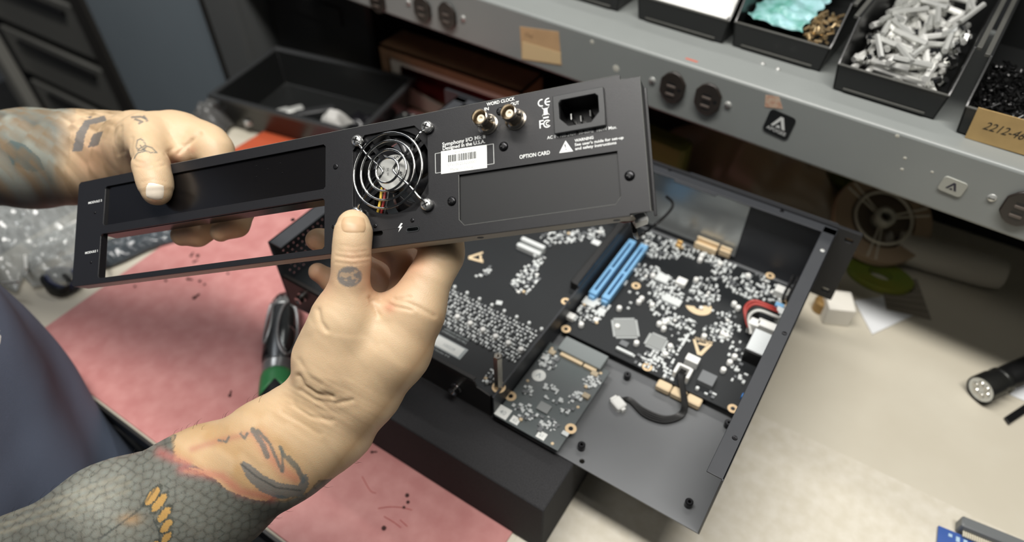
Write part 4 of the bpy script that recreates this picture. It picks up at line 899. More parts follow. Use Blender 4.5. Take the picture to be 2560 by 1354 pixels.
def cells(s, seed, ax=1., ang=0.):                  # voronoi on skin in photo px: distance to nearest border
    x, y = px[m]*math.cos(ang)+py[m]*math.sin(ang), (-px[m]*math.sin(ang)+py[m]*math.cos(ang))*ax; i0, j0 = np.floor(x/s).astype(np.int64), np.floor(y/s).astype(np.int64); a = np.full(len(x), 1e9); b_ = a.copy()
    for di in (-1, 0, 1):
        for dj in (-1, 0, 1):
            i, j = i0+di, j0+dj; hh = ((i*374761393+j*668265263+seed*1013) & 0xffff)/65535.; h2 = ((i*920419823+j*297121507+seed*77) & 0xffff)/65535.
            d = np.hypot(x-(i+.5+(hh-.5)*.5+(j % 2)*.5)*s, y-(j+.5+(h2-.5)*.5)*s); n_ = d < a; b_ = np.where(n_, a, np.minimum(b_, d)); a = np.where(n_, d, a)
    return b_-a, a/s
bd, ca = cells(27, 3, 1.5, -.5); cc = C[m]; sh = np.clip(1-bd/5, 0, 1)[:, None]; cc = cc*(1-.5*sh)+L3('2b302e')*.5*sh
hl = np.clip(.5-ca, 0, 1)[:, None]; cc = cc*(1-.4*hl)+L3('93a09b')*.4*hl
n2 = vnoise(V[m], 22, 9)[:, None]; cc = cc*(.55+.75*n2); C[m] = cc
pk = seg(px, py, [(400, 1130), (470, 1160), (455, 1172), (555, 1190), (600, 1228), (680, 1243)]); blend(RA & (pk < 26), 'b0605a', .55*np.exp(-(pk/13)**2))
pk = seg(px, py, [(648, 1092), (672, 1135), (712, 1180), (740, 1195)]); blend(RA & (pk < 30), 'b86a5e', .5*np.exp(-(pk/16)**2))
pk = seg(px, py, [(480, 1122), (550, 1100), (630, 1082)]); blend(RA & (pk < 22), 'a8685c', .45*np.exp(-(pk/9)**2))
for pts, w in (([(632, 1074), (655, 1108), (668, 1140)], 7), ([(645, 1075), (675, 1110), (705, 1178)], 4), ([(700, 1117), (712, 1140), (742, 1172), (758, 1205)], 4.5), ([(722, 1140), (745, 1165), (762, 1200)], 3), ([(704, 1118), (708, 1178)], 3), ([(600, 1082), (612, 1096), (618, 1082)], 3), ([(547, 1100), (565, 1104), (572, 1092)], 3)): stroke(pts, w, '59605d', .8, RA)
blend(RA & vin(px, py, [(601, 1160), (608, 1153), (622, 1158), (660, 1188), (700, 1207), (745, 1214), (756, 1192), (766, 1180), (772, 1210), (757, 1240), (700, 1246), (650, 1228), (620, 1197)]), '60676a', .8)
stroke([(603, 1159), (640, 1190), (690, 1218), (750, 1226)], 2.2, '2f3536', .6, RA)
for x, y, l, w in ((381, 1239, 27, 11), (398, 1256, 27, 10), (411, 1285, 24, 9), (416, 1314, 20, 9), (416, 1344, 18, 8), (384, 1366, 18, 8)):
    u, v_ = (px-x)*.62-(py-y)*.78, (px-x)*.78+(py-y)*.62; e = np.hypot(u/l, v_/w); blend(RA & (e < 1.35), '33372f', .55); blend(RA & (e < 1), 'c29a5a', .9)
blend(RA, 'b08a5c', .6*np.exp(-(np.hypot((px-327)/26, (py-1297)/14))**2))
stroke([(250, 1345), (300, 1310), (352, 1270), (392, 1215)], 2.5, '33393a', .6, RA); stroke([(385, 1300), (398, 1330), (400, 1380)], 2.5, '33393a', .6, RA)
m = RA & (seg(px, py, [(-50, 1320), (180, 1262), (300, 1215)]) < 30); st_ = .5+.5*np.sin((py[m]+px[m]*.33)/3.2); cc = C[m]; C[m] = cc*(1-.22*st_[:, None])+L3('a39b84')*.22*st_[:, None]
# thumb ring tattoo of the right hand
e = np.hypot((px-874)/32, (py-691)/27); m = RA & (e < 1) & (dep < 450); nn = vnoise(np.stack([px, py, px*0], 1), 9, 5); nn2 = vnoise(np.stack([px, py, px*0], 1), 4, 6)
a = np.clip((1-e)*12, 0, 1)*np.where((e > .8) | (nn+nn2*.5 > .68), .75, .3); blend(m, '5d666d', a)
# left arm
LA = LHm & ~RA
m = LA & (px < 190); a = np.clip((178-px+30*(vnoise(V, 16, 3)-.5)-(py-400)*.15)/45, 0, 1)*.85; blend(m, '66726f', a)
n3 = vnoise(V, 7, 12); m = LA & (px < 175); C[m] *= (.55+.8*n3[m])[:, None]
blend(LA & vin(px, py, [(8, 362), (30, 350), (60, 360), (100, 395), (112, 425), (80, 430), (30, 410)]), '3c5457', .65)
n4 = vnoise(V, 5, 13); n5 = vnoise(V, 2.4, 14); m = LA & (px < 310); blend(m, '7a6244', np.clip((330-px)/60, 0, 1)*np.clip((n4*.6+n5*.5-.3)*1.3, 0, .75))
m = LA & (py > 425) & (px < 330); blend(m, '2e2620', np.clip((py-425)/60, 0, 1)*.5)  # shadow on the lower forearm, darkened into the skin tone
for P_ in ([(213, 301), (262, 288), (266, 302), (226, 312), (215, 335), (205, 377), (180, 379), (192, 330)], [(234, 334), (258, 328), (246, 363), (219, 370)], [(216, 292), (232, 288), (226, 296)]): blend(LA & vin(px, py, P_), '56595c', .82)
for P_ in ([(330, 293), (352, 292), (365, 297)], [(338, 298), (356, 304), (348, 308)], [(360, 291), (368, 302)]): stroke(P_, 2.6, '595b5c', .75, LA)
for P_ in ([(347, 380), (340, 366), (343, 350), (352, 346), (362, 356), (365, 368), (352, 377), (343, 372)], [(347, 372), (362, 363), (380, 369), (392, 381), (375, 381), (358, 374), (350, 362)], [(334, 396), (345, 383), (362, 378), (360, 368)]): stroke(P_, 1.5, '4e5a5c', .8, LA)
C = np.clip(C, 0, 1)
def mesh_obj(name, V, Q, col, m, org, par):
    me = bpy.data.meshes.new(name); me.vertices.add(len(V)); me.vertices.foreach_set('co', ((V-org)*S).astype(np.float32).ravel())
    me.loops.add(Q.size); me.loops.foreach_set('vertex_index', Q.ravel().astype(np.int32)); me.polygons.add(len(Q)); me.polygons.foreach_set('loop_start', np.arange(len(Q), dtype=np.int32)*4); me.polygons.foreach_set('loop_total', np.full(len(Q), 4, np.int32))
    me.polygons.foreach_set('use_smooth', [True]*len(Q)); me.update(calc_edges=True); me.validate()
    at = me.color_attributes.new('tone', 'FLOAT_COLOR', 'POINT'); at.data.foreach_set('color', np.c_[col, np.ones(len(col))].astype(np.float32).ravel()); me.materials.append(m)
    o = bpy.data.objects.new(name, me); sc.collection.objects.link(o); o.parent = par; ORG[o.name] = org; return o
def tone_mat(name, rough, sss=0., bump=.0, bscale=900):
    m = bpy.data.materials.new(name); m.use_nodes = True; nt = m.node_tree; b = nt.nodes['Principled BSDF']
    a = nt.nodes.new('ShaderNodeAttribute'); a.attribute_name = 'tone'; nt.links.new(a.outputs['Color'], b.inputs['Base Color']); b.inputs['Roughness'].default_value = rough
    if sss: b.inputs['Subsurface Weight'].default_value = sss; b.inputs['Subsurface Radius'].default_value = (1, .35, .18); b.inputs['Subsurface Scale'].default_value = .004
    tc = nt.nodes.new('ShaderNodeTexCoord'); n = nt.nodes.new('ShaderNodeTexNoise'); n.inputs['Scale'].default_value = bscale; nt.links.new(tc.outputs['Object'], n.inputs['Vector'])
    bp = nt.nodes.new('ShaderNodeBump'); bp.inputs['Strength'].default_value = bump; bp.inputs['Distance'].default_value = .0006; nt.links.new(n.outputs['Fac'], bp.inputs['Height']); nt.links.new(bp.outputs[0], b.inputs['Normal'])
    return m
porg = np.array([-640., -330, -430])
person = thing('person', porg, 'person in a navy shirt with tattooed forearms holding up the rear panel', 'person')
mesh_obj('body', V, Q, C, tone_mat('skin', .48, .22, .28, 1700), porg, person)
# fine dark hairs along the forearms
hr_ = random.Random(3); cand = np.flatnonzero((face > -.15) & (face < .55) & (((px > -40) & (px < 900) & (py > 980) & RA) | ((px < 260) & (py < 540) & LA))); hb_ = MB()
for i in hr_.sample(list(cand), 620):
    A_ = (PD(60, 1462, 478)-PD(700, 1122, 452)) if RA[i] else (PD(-150, 398, 600)-PD(200, 392, 574)); A_ = -A_/np.linalg.norm(A_); sd_ = np.cross(A_, NR[i]); L_ = hr_.uniform(4, 9); q = hr_.uniform(-.5, .5); p0 = V[i]-NR[i]*.2
    hb_.tube([p0, p0+NR[i]*L_*.28+(A_+sd_*q)*L_*.3, p0+NR[i]*L_*.40+(A_+sd_*q*1.3)*L_*.75], [.09, .08, .03], 3)
hb_.build('arm_hair', mat('dark_hair', '2b2019', .5), person, kind='stuff')
# thumb nails: thin curved plates lying on the skin
def hit(x, y, d0):
    o = CP; dr = ray(x, y); L_ = np.linalg.norm(dr); t = d0
    for _ in range(60):
        d = sdf((o+dr*t)[None])[0]; t += d/L_*.8
        if abs(d) < .02: break
    return o+dr*t
m_nail = mat('thumb_nail', 'cfb294', .3); m_nailt = mat('nail_tip', 'e9ddcb', .35)
def nail(cx, cy, w, h, ang, d0, up, tipm=None):
    ca_, sa_ = math.cos(math.radians(ang)), math.sin(math.radians(ang)); NU, NV = 14, 14; G = []; b = MB()
    for i in range(NU+1):
        for j in range(NV+1):
            u, v_ = i/NU*2-1, j/NV*2-1
            uu = u*math.sqrt(max(0, 1-.30*v_*v_)); vv = v_*math.sqrt(max(0, 1-.38*u*u))
            X, Y = cx+(uu*w*ca_-vv*h*sa_), cy+(uu*w*sa_+vv*h*ca_); p = hit(X, Y, d0); n = normals(p[None], sdf)[0]; e = max(abs(u), abs(v_))
            G.append(p+n*(.55*(1-e**6)-.25))
    b.add(G, [(i*(NV+1)+j, i*(NV+1)+j+1, (i+1)*(NV+1)+j+1, (i+1)*(NV+1)+j) for i in range(NU) for j in range(NV)])
    return b.build('thumb_nail', tipm or m_nail, person, sharp=80)
nail(885, 561, 33, 23, 1, 395, -1, mat('thumb_nail_matte', 'bf9f7c', .45)); nail(389, 477, 26, 23, 8, 460, 1, m_nailt)
# navy shirt
def vt(r, c): return r
def shirt(P, act=None):
    z = P[:, 2]; cx = -625-(np.clip(z, 150, 450)-150)*.28; cy = -325-(np.clip(z, 150, 450)-150)*.2
    R_ = np.interp(z, [-460, -380, -250, -120, -40, 60, 150, 250, 380], [150, 160, 165, 168, 168, 163, 160, 165, 150]); a = np.arctan2(P[:, 1]-cy, P[:, 0]-cx)
    fold = 4.5*np.sin(a*5+z*.018)*np.exp(-((z+120)/160)**2)+3*np.sin(a*9-z*.03+1)+2.5*(vnoise(P, 40, 8)-.5)
    d = (np.hypot(P[:, 0]-cx, P[:, 1]-cy)-R_-fold)*.85; d = np.maximum(d, np.maximum(z-395, -455-z))
    for A, B, r in (((-640, -470, 340), (-520, -420, 150), 78), ((-840, -330, 380), (-832, -240, 230), 78)):
        d = smin(d, d1(P, (np.array(A, float), np.array(B, float), r, r-6, 1, None, 1.)), 30.)
    return d
Vs, Qs = surface_nets(shirt, lambda c, r: None, (-960, -600, -480), (-380, -80, 480), 5.0)
ns = normals(Vs, shirt, 1.); Vs = Vs-ns*np.clip(shirt(Vs), -3, 3)[:, None]
sx, sy, _ = topx(Vs); Cs = np.tile(L3('5f6a7e'), (len(Vs), 1)); 
mesh_obj('navy_shirt', Vs, Qs, Cs, tone_mat('shirt_cloth', .85, 0, .6, 1600), porg, person)
def shirt_hit(x, y):
    dr = ray(x, y); t = 300.
    for _ in range(80):
        d = shirt((CP+dr*t)[None])[0]; t += d*.6
        if abs(d) < .05: break
    return CP+dr*t
b = MB()
for cy in (775, 842):
    k = len(b.v); G = []
    for i in range(9):
        for j in range(13):
            r = i/8; a = 2*math.pi*j/12; G.append(shirt_hit(-14+20*r*math.cos(a), cy+32*r*math.sin(a))-FW*1.2)
    b.add(G, [(i*13+j, i*13+j+1, (i+1)*13+j+1, (i+1)*13+j) for i in range(8) for j in range(12)])
b.build('shirt_print', m_white, person, label='white printed letter on the shirt')
# ---------------------------------------------------------------- parts bins on the shelf
m_bin = mat('black_bin_plastic', '1b1c1c', .3, bump=.1, bscale=500)
def bin_(lx, ly, w, label, dep=170, name='parts_bin'):
    o = SF((lx+w/2, ly+80, 176)); t = thing(name, o, label, 'bin', 'parts bins on the grey shelf')
    f = Fr(SF((lx, ly, 176)), *SF.m); b = MB(f); k = 3.; th = 2.2; z0 = 1.5
    b.box(2, w-2, 2, dep, z0, z0+2)
    # front lip, leaning outward
    b.add([(1, 0, z0), (w-1, 0, z0), (w+2, -2, 26), (-2, -2, 26), (1, 2.2, z0), (w-1, 2.2, z0), (w+2, .3, 26), (-2, .3, 26)], [(0, 1, 2, 3), (5, 4, 7, 6), (3, 2, 6, 7), (0, 3, 7, 4), (1, 5, 6, 2), (0, 4, 5, 1)])
    for s_, x0 in ((-1, 0), (1, w)):
        i = -s_*th; X0, X1, X2 = x0-s_*1, x0+s_*2, x0+s_*k
        prof = [(0, z0, X0), (-2, 26, X1), (3, 30, X1+s_*.5), (24, 60, X2), (dep, 60, X2), (dep, z0, X0)]
        v = [(X, y, z) for y, z, X in prof]+[(X+i, y, z) for y, z, X in prof]; n = 6
        fs = [tuple(range(n)) if s_ < 0 else tuple(range(n-1, -1, -1)), tuple(range(2*n-1, n-1, -1)) if s_ < 0 else tuple(range(n, 2*n))]
        for j in range(n): q = (j+1) % n; fs.append((j, n+j, n+q, q) if s_ < 0 else (q, n+q, n+j, j))
        b.add(v, fs)
    b.box(-3, w+3, dep-2, dep, z0, 60)
    bd = b.build('bin_body', m_bin, t, bev=.4)
    b = MB(f)
    for s_, x0 in ((-1, -k), (1, w+k)): b.box(min(x0, x0-s_*-4), max(x0, x0+s_*4), 25, dep, 57.5, 60.3)
    b.box(10, w-10, -1.6, .2, 3.2, 5.2); b.box(-2.2, w+2.2, -2.4, .5, 25.2, 26.5)
    b.build('rim', mat('worn_rim', '44464a' if False else '4a4a46', .4), t, bev=.3)
    return t, f
bin_(-397, 60, 75, 'black parts bin cut off by the top edge, leftmost on the shelf')
b1 = bin_(-297, 58, 100, 'black parts bin filled with white bags on the shelf')
b2 = bin_(-189, 60, 92, 'black parts bin with teal bags and brass bits on the shelf')
b3 = bin_(-79, 36, 91, 'black parts bin heaped with shiny metal standoffs', dep=190)
b4 = bin_(29.8, 27, 96, 'black parts bin of tiny black screws with handwritten tan label', dep=190)
def lump(f, x0, x1, y0, y1, z, amp, m, name, label, cat, n=36, scale=.05, seed=1, solid=1., edge=0.0):
    r = random.Random(seed); ph = [(r.uniform(.5, 2.2), r.uniform(.5, 2.2), r.uniform(0, 6.3), r.uniform(.3, 1)) for _ in range(14)]
    def g(u, v):
        x, y = x0+(x1-x0)*u, y0+(y1-y0)*v; h = 0
        for a, b_, p, w in ph: h += w*abs(math.sin(a*x*scale+b_*y*scale*1.3+p+math.sin(b_*x*scale*.7)))
        h = h/len(ph)*2-1; e = min(u, 1-u, v, 1-v)
        return (x+2*math.sin(y*.3+seed), y+2*math.sin(x*.27), z+amp*h*(1-edge)+amp*edge*(h+1)*min(1, e*6))
    b = MB(f); b.grid(g, n, n); return tag(b.build(name, m, sharp=25, solid=solid), label, cat)
m_wbag = mat('white_bag_plastic', 'f2f2ee', .35, bump=.3, bscale=120)
lump(b1[1], 4, 96, 4, 166, 24, 9, m_wbag, 'white_bag', 'bunched white plastic bag filling the second parts bin', 'bag', scale=.06)
m_teal = mat('teal_bag_plastic', 'a2ccd2', .25, col2='5c9a8e', vscale=55)
lump(b2[1], 3, 60, 14, 166, 30, 12, m_teal, 'teal_bag', 'teal plastic bag lying in the third parts bin', 'bag', scale=.07, seed=4)
def fastener(name, label, m, group, L, R):
    b = MB(Fr()); b.lathe([(R, -L/2), (R, L/2)], 6); b.lathe([(R*.45, L/2), (R*.45, L/2+.05)], 8)
    o = b.build(name, m, None, org=(0, 0, 0), sharp=30); return tag(o, label, name.replace('_', ' ').split()[-1], group)
def pile(proto, f, spots, tilt=.35, L=0):
    first = True
    for i, (x, y, z, az, ti) in enumerate(spots):
        d = f.m[0]*math.cos(az)*math.cos(ti)+f.m[1]*math.sin(az)*math.cos(ti)+f.m[2]*math.sin(ti)
        o = proto if first else clone(proto); first = False
        o.location = Vector(f((x, y, z))*S); o.rotation_euler = Vector(d).to_track_quat('Z', 'Y').to_euler()
m_alu = mat('bright_aluminium', 'e8e8e4', .35, .35); m_alu2 = mat('dull_aluminium', 'bcbdb9', .4, .4)
r = random.Random(12); f3 = b3[1]
sp = []
for i in range(104):
    lay = i//26; x = r.uniform(12, 80); y = r.uniform(16, 165); az = r.choice((r.gauss(.5, .5), r.gauss(-1.0, .4), r.uniform(0, 3.1)))
    if x < 26 or x > 66: az = r.gauss(1.5, .25)
    hx, hy = 25*abs(math.cos(az)), 25*abs(math.sin(az)); x = min(max(x, hx+4), 87-hx) if hx < 41 else 45; y = max(y, hy+7); sp.append((x, y, 10+lay*7.8+r.uniform(0, 4)+(y*.06), az, r.gauss(0, .16)))
pile(fastener('metal_standoff', 'bright metal standoff rod in the heap in the fourth parts bin', m_alu, 'standoffs heaped in the bin', 48, 3.0), f3, sp[:72])
pile(fastener('metal_standoff', 'duller grey metal standoff rod lying in the fourth parts bin', m_alu2, 'dull standoffs in the bin', 32, 2.7), f3, sp[72:])
sp = [(r.choice((r.uniform(8, 18), r.uniform(72, 84), r.uniform(10, 82))), r.uniform(14, 120), r.uniform(20, 38), r.uniform(0, 6), r.uniform(-.3, 1.4)) for _ in range(46)]
pile(fastener('metal_spacer', 'short shiny metal spacer among the long standoffs', m_chrome, 'short spacers in the bin', 7, 3.2), f3, sp)
sp = [(r.uniform(62, 86), r.uniform(6, 70), r.uniform(22, 30), r.uniform(0, 6), r.uniform(-.5, .5)) for _ in range(60)]
pile(fastener('brass_screw', 'small brass coloured screw in the third parts bin', mat('brass', 'b9a27c', .3, .8), 'brass screws in the bin', 7, 1.5), b2[1], sp)
lump(b4[1], 3, 93, 4, 120, 14, 5, mat('black_screw_mass', '101010', .5), 'black_screw_bed', 'bed of black screws deep in the labelled bin', 'screws', seed=9, scale=.2)['kind'] = 'stuff'
b = MB(Fr()); b.lathe([(.2, 2.6), (2.2, 1.6), (2.6, .4), (2.4, 0), (1.0, 0), (1.0, -6)], 8)
sc0 = tag(b.build('black_screw', mat('black_oxide', '1e1e1e', .22, .6), None, org=(0, 0, 0)), 'tiny black pan head screw in the labelled parts bin', 'screw', 'black screws in the labelled bin')
sp = []
for i in range(300):
    y = r.uniform(3, 95); sp.append((r.uniform(4, 92), y, 17+y*.06+r.uniform(0, 5), r.uniform(0, 6.3), r.uniform(-1.2, 1.5)))
pile(sc0, b4[1], sp)
q = [onp(x, y, SF((0, 26-.8, 0)), n_)-SF.o for x, y in ((2447, 266), (2640, 318), (2620, 402), (2413, 341))]
f = Fr(SF((0, 24, 0)), SF.m[0], (0, 0, 1), -SF.m[1]); b = MB(f); b.prism([(float(p @ SF.m[0]), float(p[2])) for p in q], 0, .8)
cl_ = tag(b.build('bin_label', mat('tan_card', 'b89a66', .8, var=.15, vscale=60)), 'tan card label with handwritten number on the rightmost bin', 'label')
p0 = np.array([q[3] @ SF.m[0], q[3][2]]); p1 = np.array([q[2] @ SF.m[0], q[2][2]]); u = (p1-p0)/np.linalg.norm(p1-p0); ff2 = Fr(f((p0[0], p0[1], .82)), f.m[0]*u[0]+f.m[1]*u[1], -f.m[0]*u[1]+f.m[1]*u[0], f.m[2])
text('2212-4603', ff2, 8, 12, 10.5, mat('marker_ink', '2f2b24', .7), cl_, th=.1, shear=.35, bold=.01, sx=.86)
# ---------------------------------------------------------------- under the shelf and behind
m_dk = mat('dark_hutch_steel', '232425', .5)
hs = MB(); hs.box(-1000, -962, 401, 640, -940, 420); hs.box(-1030, -960, 388, 401, -940, 420); tag(hs.build('hutch_post', mat('dark_grey_post', '5a5c5c', .45)), 'dark grey upright post at the left end of the shelf', 'post')
hb = MB(); hb.box(-960, -861, 395, 640, 114, 176); tag(hb.build('hutch_filler', m_dk), 'dark steel filler closing the shelf at its left end', 'panel')
hr = MB(); hr.box(-960, -861, 600, 640, -300, 114); tag(hr.build('back_board', m_dk), 'dark back board at the left end under the shelf', 'board')
# black tote
tf = rotz(9.5, (-858, 246, 0)); t = thing('storage_tote', tf((140, 75, BZ+.1)), 'open black plastic tote under the left end of the shelf', 'tote')
b = MB(tf); Z0, Z1 = BZ+2.2, -20; A = [(8, 8), (242, 8), (242, 142), (8, 142)]; B = [(0, 0), (250, 0), (250, 150), (0, 150)]
v = [(x, y, Z0) for x, y in A]+[(x, y, Z1) for x, y in B]+[(x*.985+2, y*.97+2, Z1) for x, y in B]+[(x*.985+2, y*.97+2, Z0+3) for x, y in A]
b.add(v, [(3, 2, 1, 0), (12, 13, 14, 15)]+[(k+i, k+(i+1) % 4, k+4+(i+1) % 4, k+4+i) for k in (0, 4, 8) for i in range(4)])
b.build('tote_body', m_bin, t, bev=1)
b = MB(tf); b.plate([[(-7, -7), (257, -7), (257, 157), (-7, 157)], [(1, 1), (249, 1), (249, 149), (1, 149)]], Z1-5, Z1+1.5); b.build('tote_rim', mat('tote_rim', '2e2f30', .3), t, bev=1.2)
for i, (x, y, l, a, m, nm) in enumerate(((60, 30, 70, 52, m_alu2, 'grey'), (85, 45, 55, 50, m_alu2, 'grey'), (130, 60, 60, 40, m_dk, 'dark'))):
    f = rotz(9.5+a, tf((x, y, BZ+14+i*4))); b = MB(f); b.rbox(-l/2, l/2, -7, 7, 0, 9); tag(b.build('metal_bracket', m), ('longer pale', 'shorter pale', 'dark')[i]+' metal bracket lying in the black tote', 'bracket')
# cardboard carton with pale frame and red lining
m_card = mat('brown_cardboard', '8a6a4c', .85, var=.15, vscale=30); m_redl = mat('dark_red_lining', '7a1f1c', .7)
ct = thing('carton', (-590, 470, BZ), 'open brown cardboard carton with pale liner under the shelf', 'carton')
b = MB(); b.box(-700, -440, 440, 500, BZ, BZ+3); b.box(-700, -697, 440, 500, BZ, 18); b.box(-443, -440, 440, 500, BZ, 18); b.box(-700, -440, 497, 500, BZ, 18); b.box(-700, -440, 440, 500, 15, 18)
b.plate([[(-700, BZ), (-440, BZ), (-440, 18), (-700, 18)], [(-682, BZ+2), (-446, BZ+2), (-446, 2), (-682, 2)]], -3, 0, Fr((0, 440, 0), (1, 0, 0), (0, 0, 1), (0, -1, 0))); b.build('carton_body', m_card, ct)
b = MB(Fr((0, 444, 0), (1, 0, 0), (0, 0, 1), (0, -1, 0))); b.plate([[(-682, BZ+3), (-446, BZ+3), (-446, 2), (-682, 2)], [(-664, -38), (-632, -46), (-560, -60), (-450, -60), (-450, -8), (-664, -8)]], -2, 0); b.build('pale_liner', mat('pale_liner', 'c9c2b4', .7), ct)
b = MB(); b.box(-690, -446, 480, 484, BZ+4, 10); b.build('red_lining', m_redl, ct)
f = rotz(12, (-580, 408, BZ+1.8)); b = MB(f); b.rbox(-55, 60, -30, 4, 0, 26); dv = thing('small_device', f((0, 0, 0)), 'small dark electronic device lying in front of the carton', 'device'); b.build('device_body', m_dk, dv, bev=1)
b = MB(f)
for k in range(4): b.lathe([(2.2, 0), (2.2, 2)], 10, f.at((-40+k*14, -8, 26)))
b.build('button', m_screw, dv)
b = MB(f); b.tube(smoothpath([(60, -10, 16), (85, -20, 8), (120, 0, 4), (150, -10, 4)], 6), 2, 6); b.build('cable', m_blk, dv)
# crumpled things near the tote
m_clear = mat('clear_plastic_film', 'b4b8b7', .15, alpha=.42, spec=.8, bump=.4, bscale=60)
m_smoke = mat('smoky_plastic_bag', '84765f', .2, alpha=.9, bump=.5, bscale=50)
def bag(px, py, z, w, d, h, rot, m, label, seed, name='plastic_bag', scale=.05):
    p = on(px, py, z); f = rotz(rot, (p[0], p[1], z+2)); r = random.Random(seed); ph = [(r.gauss(0, 1), r.gauss(0, 1), r.uniform(0, 6.3), r.uniform(.3, 1)) for _ in range(16)]
    def g(u, v):
        x, y = (u-.5)*w, (v-.5)*d; e = max(0, 1-abs(2*u-1)**3)*max(0, 1-abs(2*v-1)**3); s_ = sum(wt*abs(math.sin((a*x+b_*y)*scale+q)) for a, b_, q, wt in ph)/8
        j = .06*math.sin(9*v+seed)*w; return (x+j*(2*abs(u-.5)), y+.05*d*math.sin(8*u+seed), h*e*(.45+.6*s_)+1.5*s_)
    b = MB(f); b.grid(g, 44, 44); return tag(b.build(name, m, sharp=20, solid=.4), label, 'bag')
bag(38, 580, BZ, 165, 170, 46, 20, m_clear, 'large crumpled clear plastic bag at the left end of the bench', 3, scale=.13)
bag(172, 640, BZ, 92, 95, 26, 60, m_clear, 'crumpled clear plastic bag tucked against the pink mat', 8, scale=.16)
bag(325, 620, BZ, 46, 140, 14, -25, mat('dark_film', '4c5358', .15, alpha=.8, bump=.4, bscale=80), 'dark shiny plastic bag along the left edge of the pink mat', 5, scale=.15)
bag(538, 312, BZ, 70, 60, 36, 0, mat('grey_film', '5d5d5c', .25, alpha=.9, bump=.4, bscale=60), 'grey crumpled plastic bag in front of the black tote', 6, scale=.12)
bag(1890, 462, BZ, 290, 90, 95, -5, m_smoke, 'large brown translucent plastic bag of parts under the shelf', 7, scale=.06)
bag(838, 316, BZ+35, 40, 34, 22, 10, mat('white_tissue', 'b9b8b4', .6), 'small white crumpled bag on the corner of the black tote', 13, scale=.12)
bag(905, 330, BZ, 60, 60, 30, 10, mat('black_bag_plastic', '17171a', .2), 'small black crumpled plastic bag behind the held panel, right of the tote', 14, scale=.09)
b = MB(); b.prism([(-795, 205), (-735, 205), (-730, 285), (-790, 285)], BZ+.2 if False else BZ+1.6, BZ+9); tag(b.build('orange_box', mat('orange_card', 'b5502f', .6), bev=.6), 'flat orange box partly hidden behind the hand and panel', 'box')
for i, (px, py, col, nm) in enumerate(((165, 705, '2b3048', 'dark blue'), (150, 715, '161616', 'black'))):
    p = on(px, py, BZ); b = MB(Fr((p[0], p[1], BZ+3.5)))
    b.tube([((24-2*i+2*math.sin(a*.7))*math.cos(a), (13-2*i)*math.sin(a), 1.2*a/3+2*math.sin(a*2)) for a in [k*.35 for k in range(56)]], 2.6, 8)
    tag(b.build('cable_coil', mat('cable_'+col, col, .35)), nm+' coiled cable lying on the bench by the pink mat', 'cable')
b = MB()
for px, py, dx, dy in ((30, 560, 26, 8), (60, 650, 30, -14), (20, 700, 20, 10), (110, 600, 14, 22), (250, 640, 18, -12), (165, 560, 6, 26)):
    p = on(px, py, BZ+26); b.tube([(p[0]-dx/2, p[1]-dy/2, BZ+20), (p[0]+dx/2, p[1]+dy/2, BZ+24)], 1.8, 6)
tag(b.build('bagged_parts', m_alu), 'small bright parts inside the clear plastic bags', 'parts', kind='stuff')
# upper left: divider board, frame, tool cabinet
db = thing('divider_board', (-1270, 420, -950), 'blue-grey divider board in a dark frame, upper left', 'board')
MB().box(-1490, -1075, 415, 430, -900, 420).build('panel_sheet', mat('blue_grey_laminate', '7f8a92', .5, var=.05, vscale=5), db)
b = MB(); b.box(-1545, -1490, 405, 440, -950, 430); b.build('frame_post', mat('dark_bronze_frame', '2c2a27', .5), db, bev=3)
b = MB(); b.box(-1075, -1050, 405, 440, -950, 430); b.build('frame_post', _M['dark_bronze_frame'], db, bev=3)
tc_ = thing('tool_cabinet', (-1800, 470, -950), 'dark grey tool cabinet with wide drawers at the far left', 'cabinet')
MB().box(-2150, -1560, 450, 900, -950, 250).build('cabinet_body', mat('charcoal_paint', '181918', .5), tc_)
for k in range(7):
    z = -900+k*158; d_ = MB().box(-2060, -1570, 434, 450, z, z+128).build('drawer', mat('drawer_paint', '6a6a66', .45), tc_, bev=2); MB().box(-1980, -1650, 424, 434, z+100, z+112).build('handle', m_blk, d_, bev=1)
b = MB(); b.box(-2130, -2075, 400, 430, -950, 250); b.build('corner_post', mat('pale_post', '8b8a84', .5), tc_, bev=3)
# ---------------------------------------------------------------- right side of the bench
rc0 = PD(2208, 545, 815); axn = -FW*.75+np.array([0, -.1, .55]); rf = dirframe(rc0, axn, (1, 0, 0)); rt = thing('component_reel', (rc0[0], rc0[1], BZ), 'brown reel of component tape with pale hub under the shelf', 'reel')
b = MB(rf); b.lathe([(58, -10), (58, -9)], 48); b.lathe([(56, -8.8), (56, 1)], 48) if False else None
b.plate([circ(0, 0, 57, 48), circ(0, 0, 38, 40)], -9, 1); b.build('wound_tape', mat('brown_paper_tape', 'a08a70', .6), rt)
b = MB(rf); b.plate([circ(0, 0, 39, 40), circ(0, 0, 12, 20)], -9.2, -8.6); b.build('reel_flange', mat('dark_flange', '6b5d4e', .5), rt)
b = MB(rf); b.torus((0, 0, 1.5), 33, 1.9, 40, 8)
for k in range(3):
    for s_ in (-.13, .13):
        a = 2.2+k*2.094+s_; b.tube([(12*math.cos(a), 12*math.sin(a), 0), (54*math.cos(a+s_*-.3), 54*math.sin(a+s_*-.3), 1.5)], 1.2, 6)
b.build('reel_spokes', mat('cream_plastic', 'c9c3b0', .5), rt)
b = MB(rf); b.lathe([(12, -8), (12, 7), (9, 8), (6, 8), (6, -2)], 24, caps=False); b.torus((0, 0, 7.5), 8.5, 1.6, 24, 6); b.build('hub', mat('pale_hub', 'b9b6a6', .4), rt)
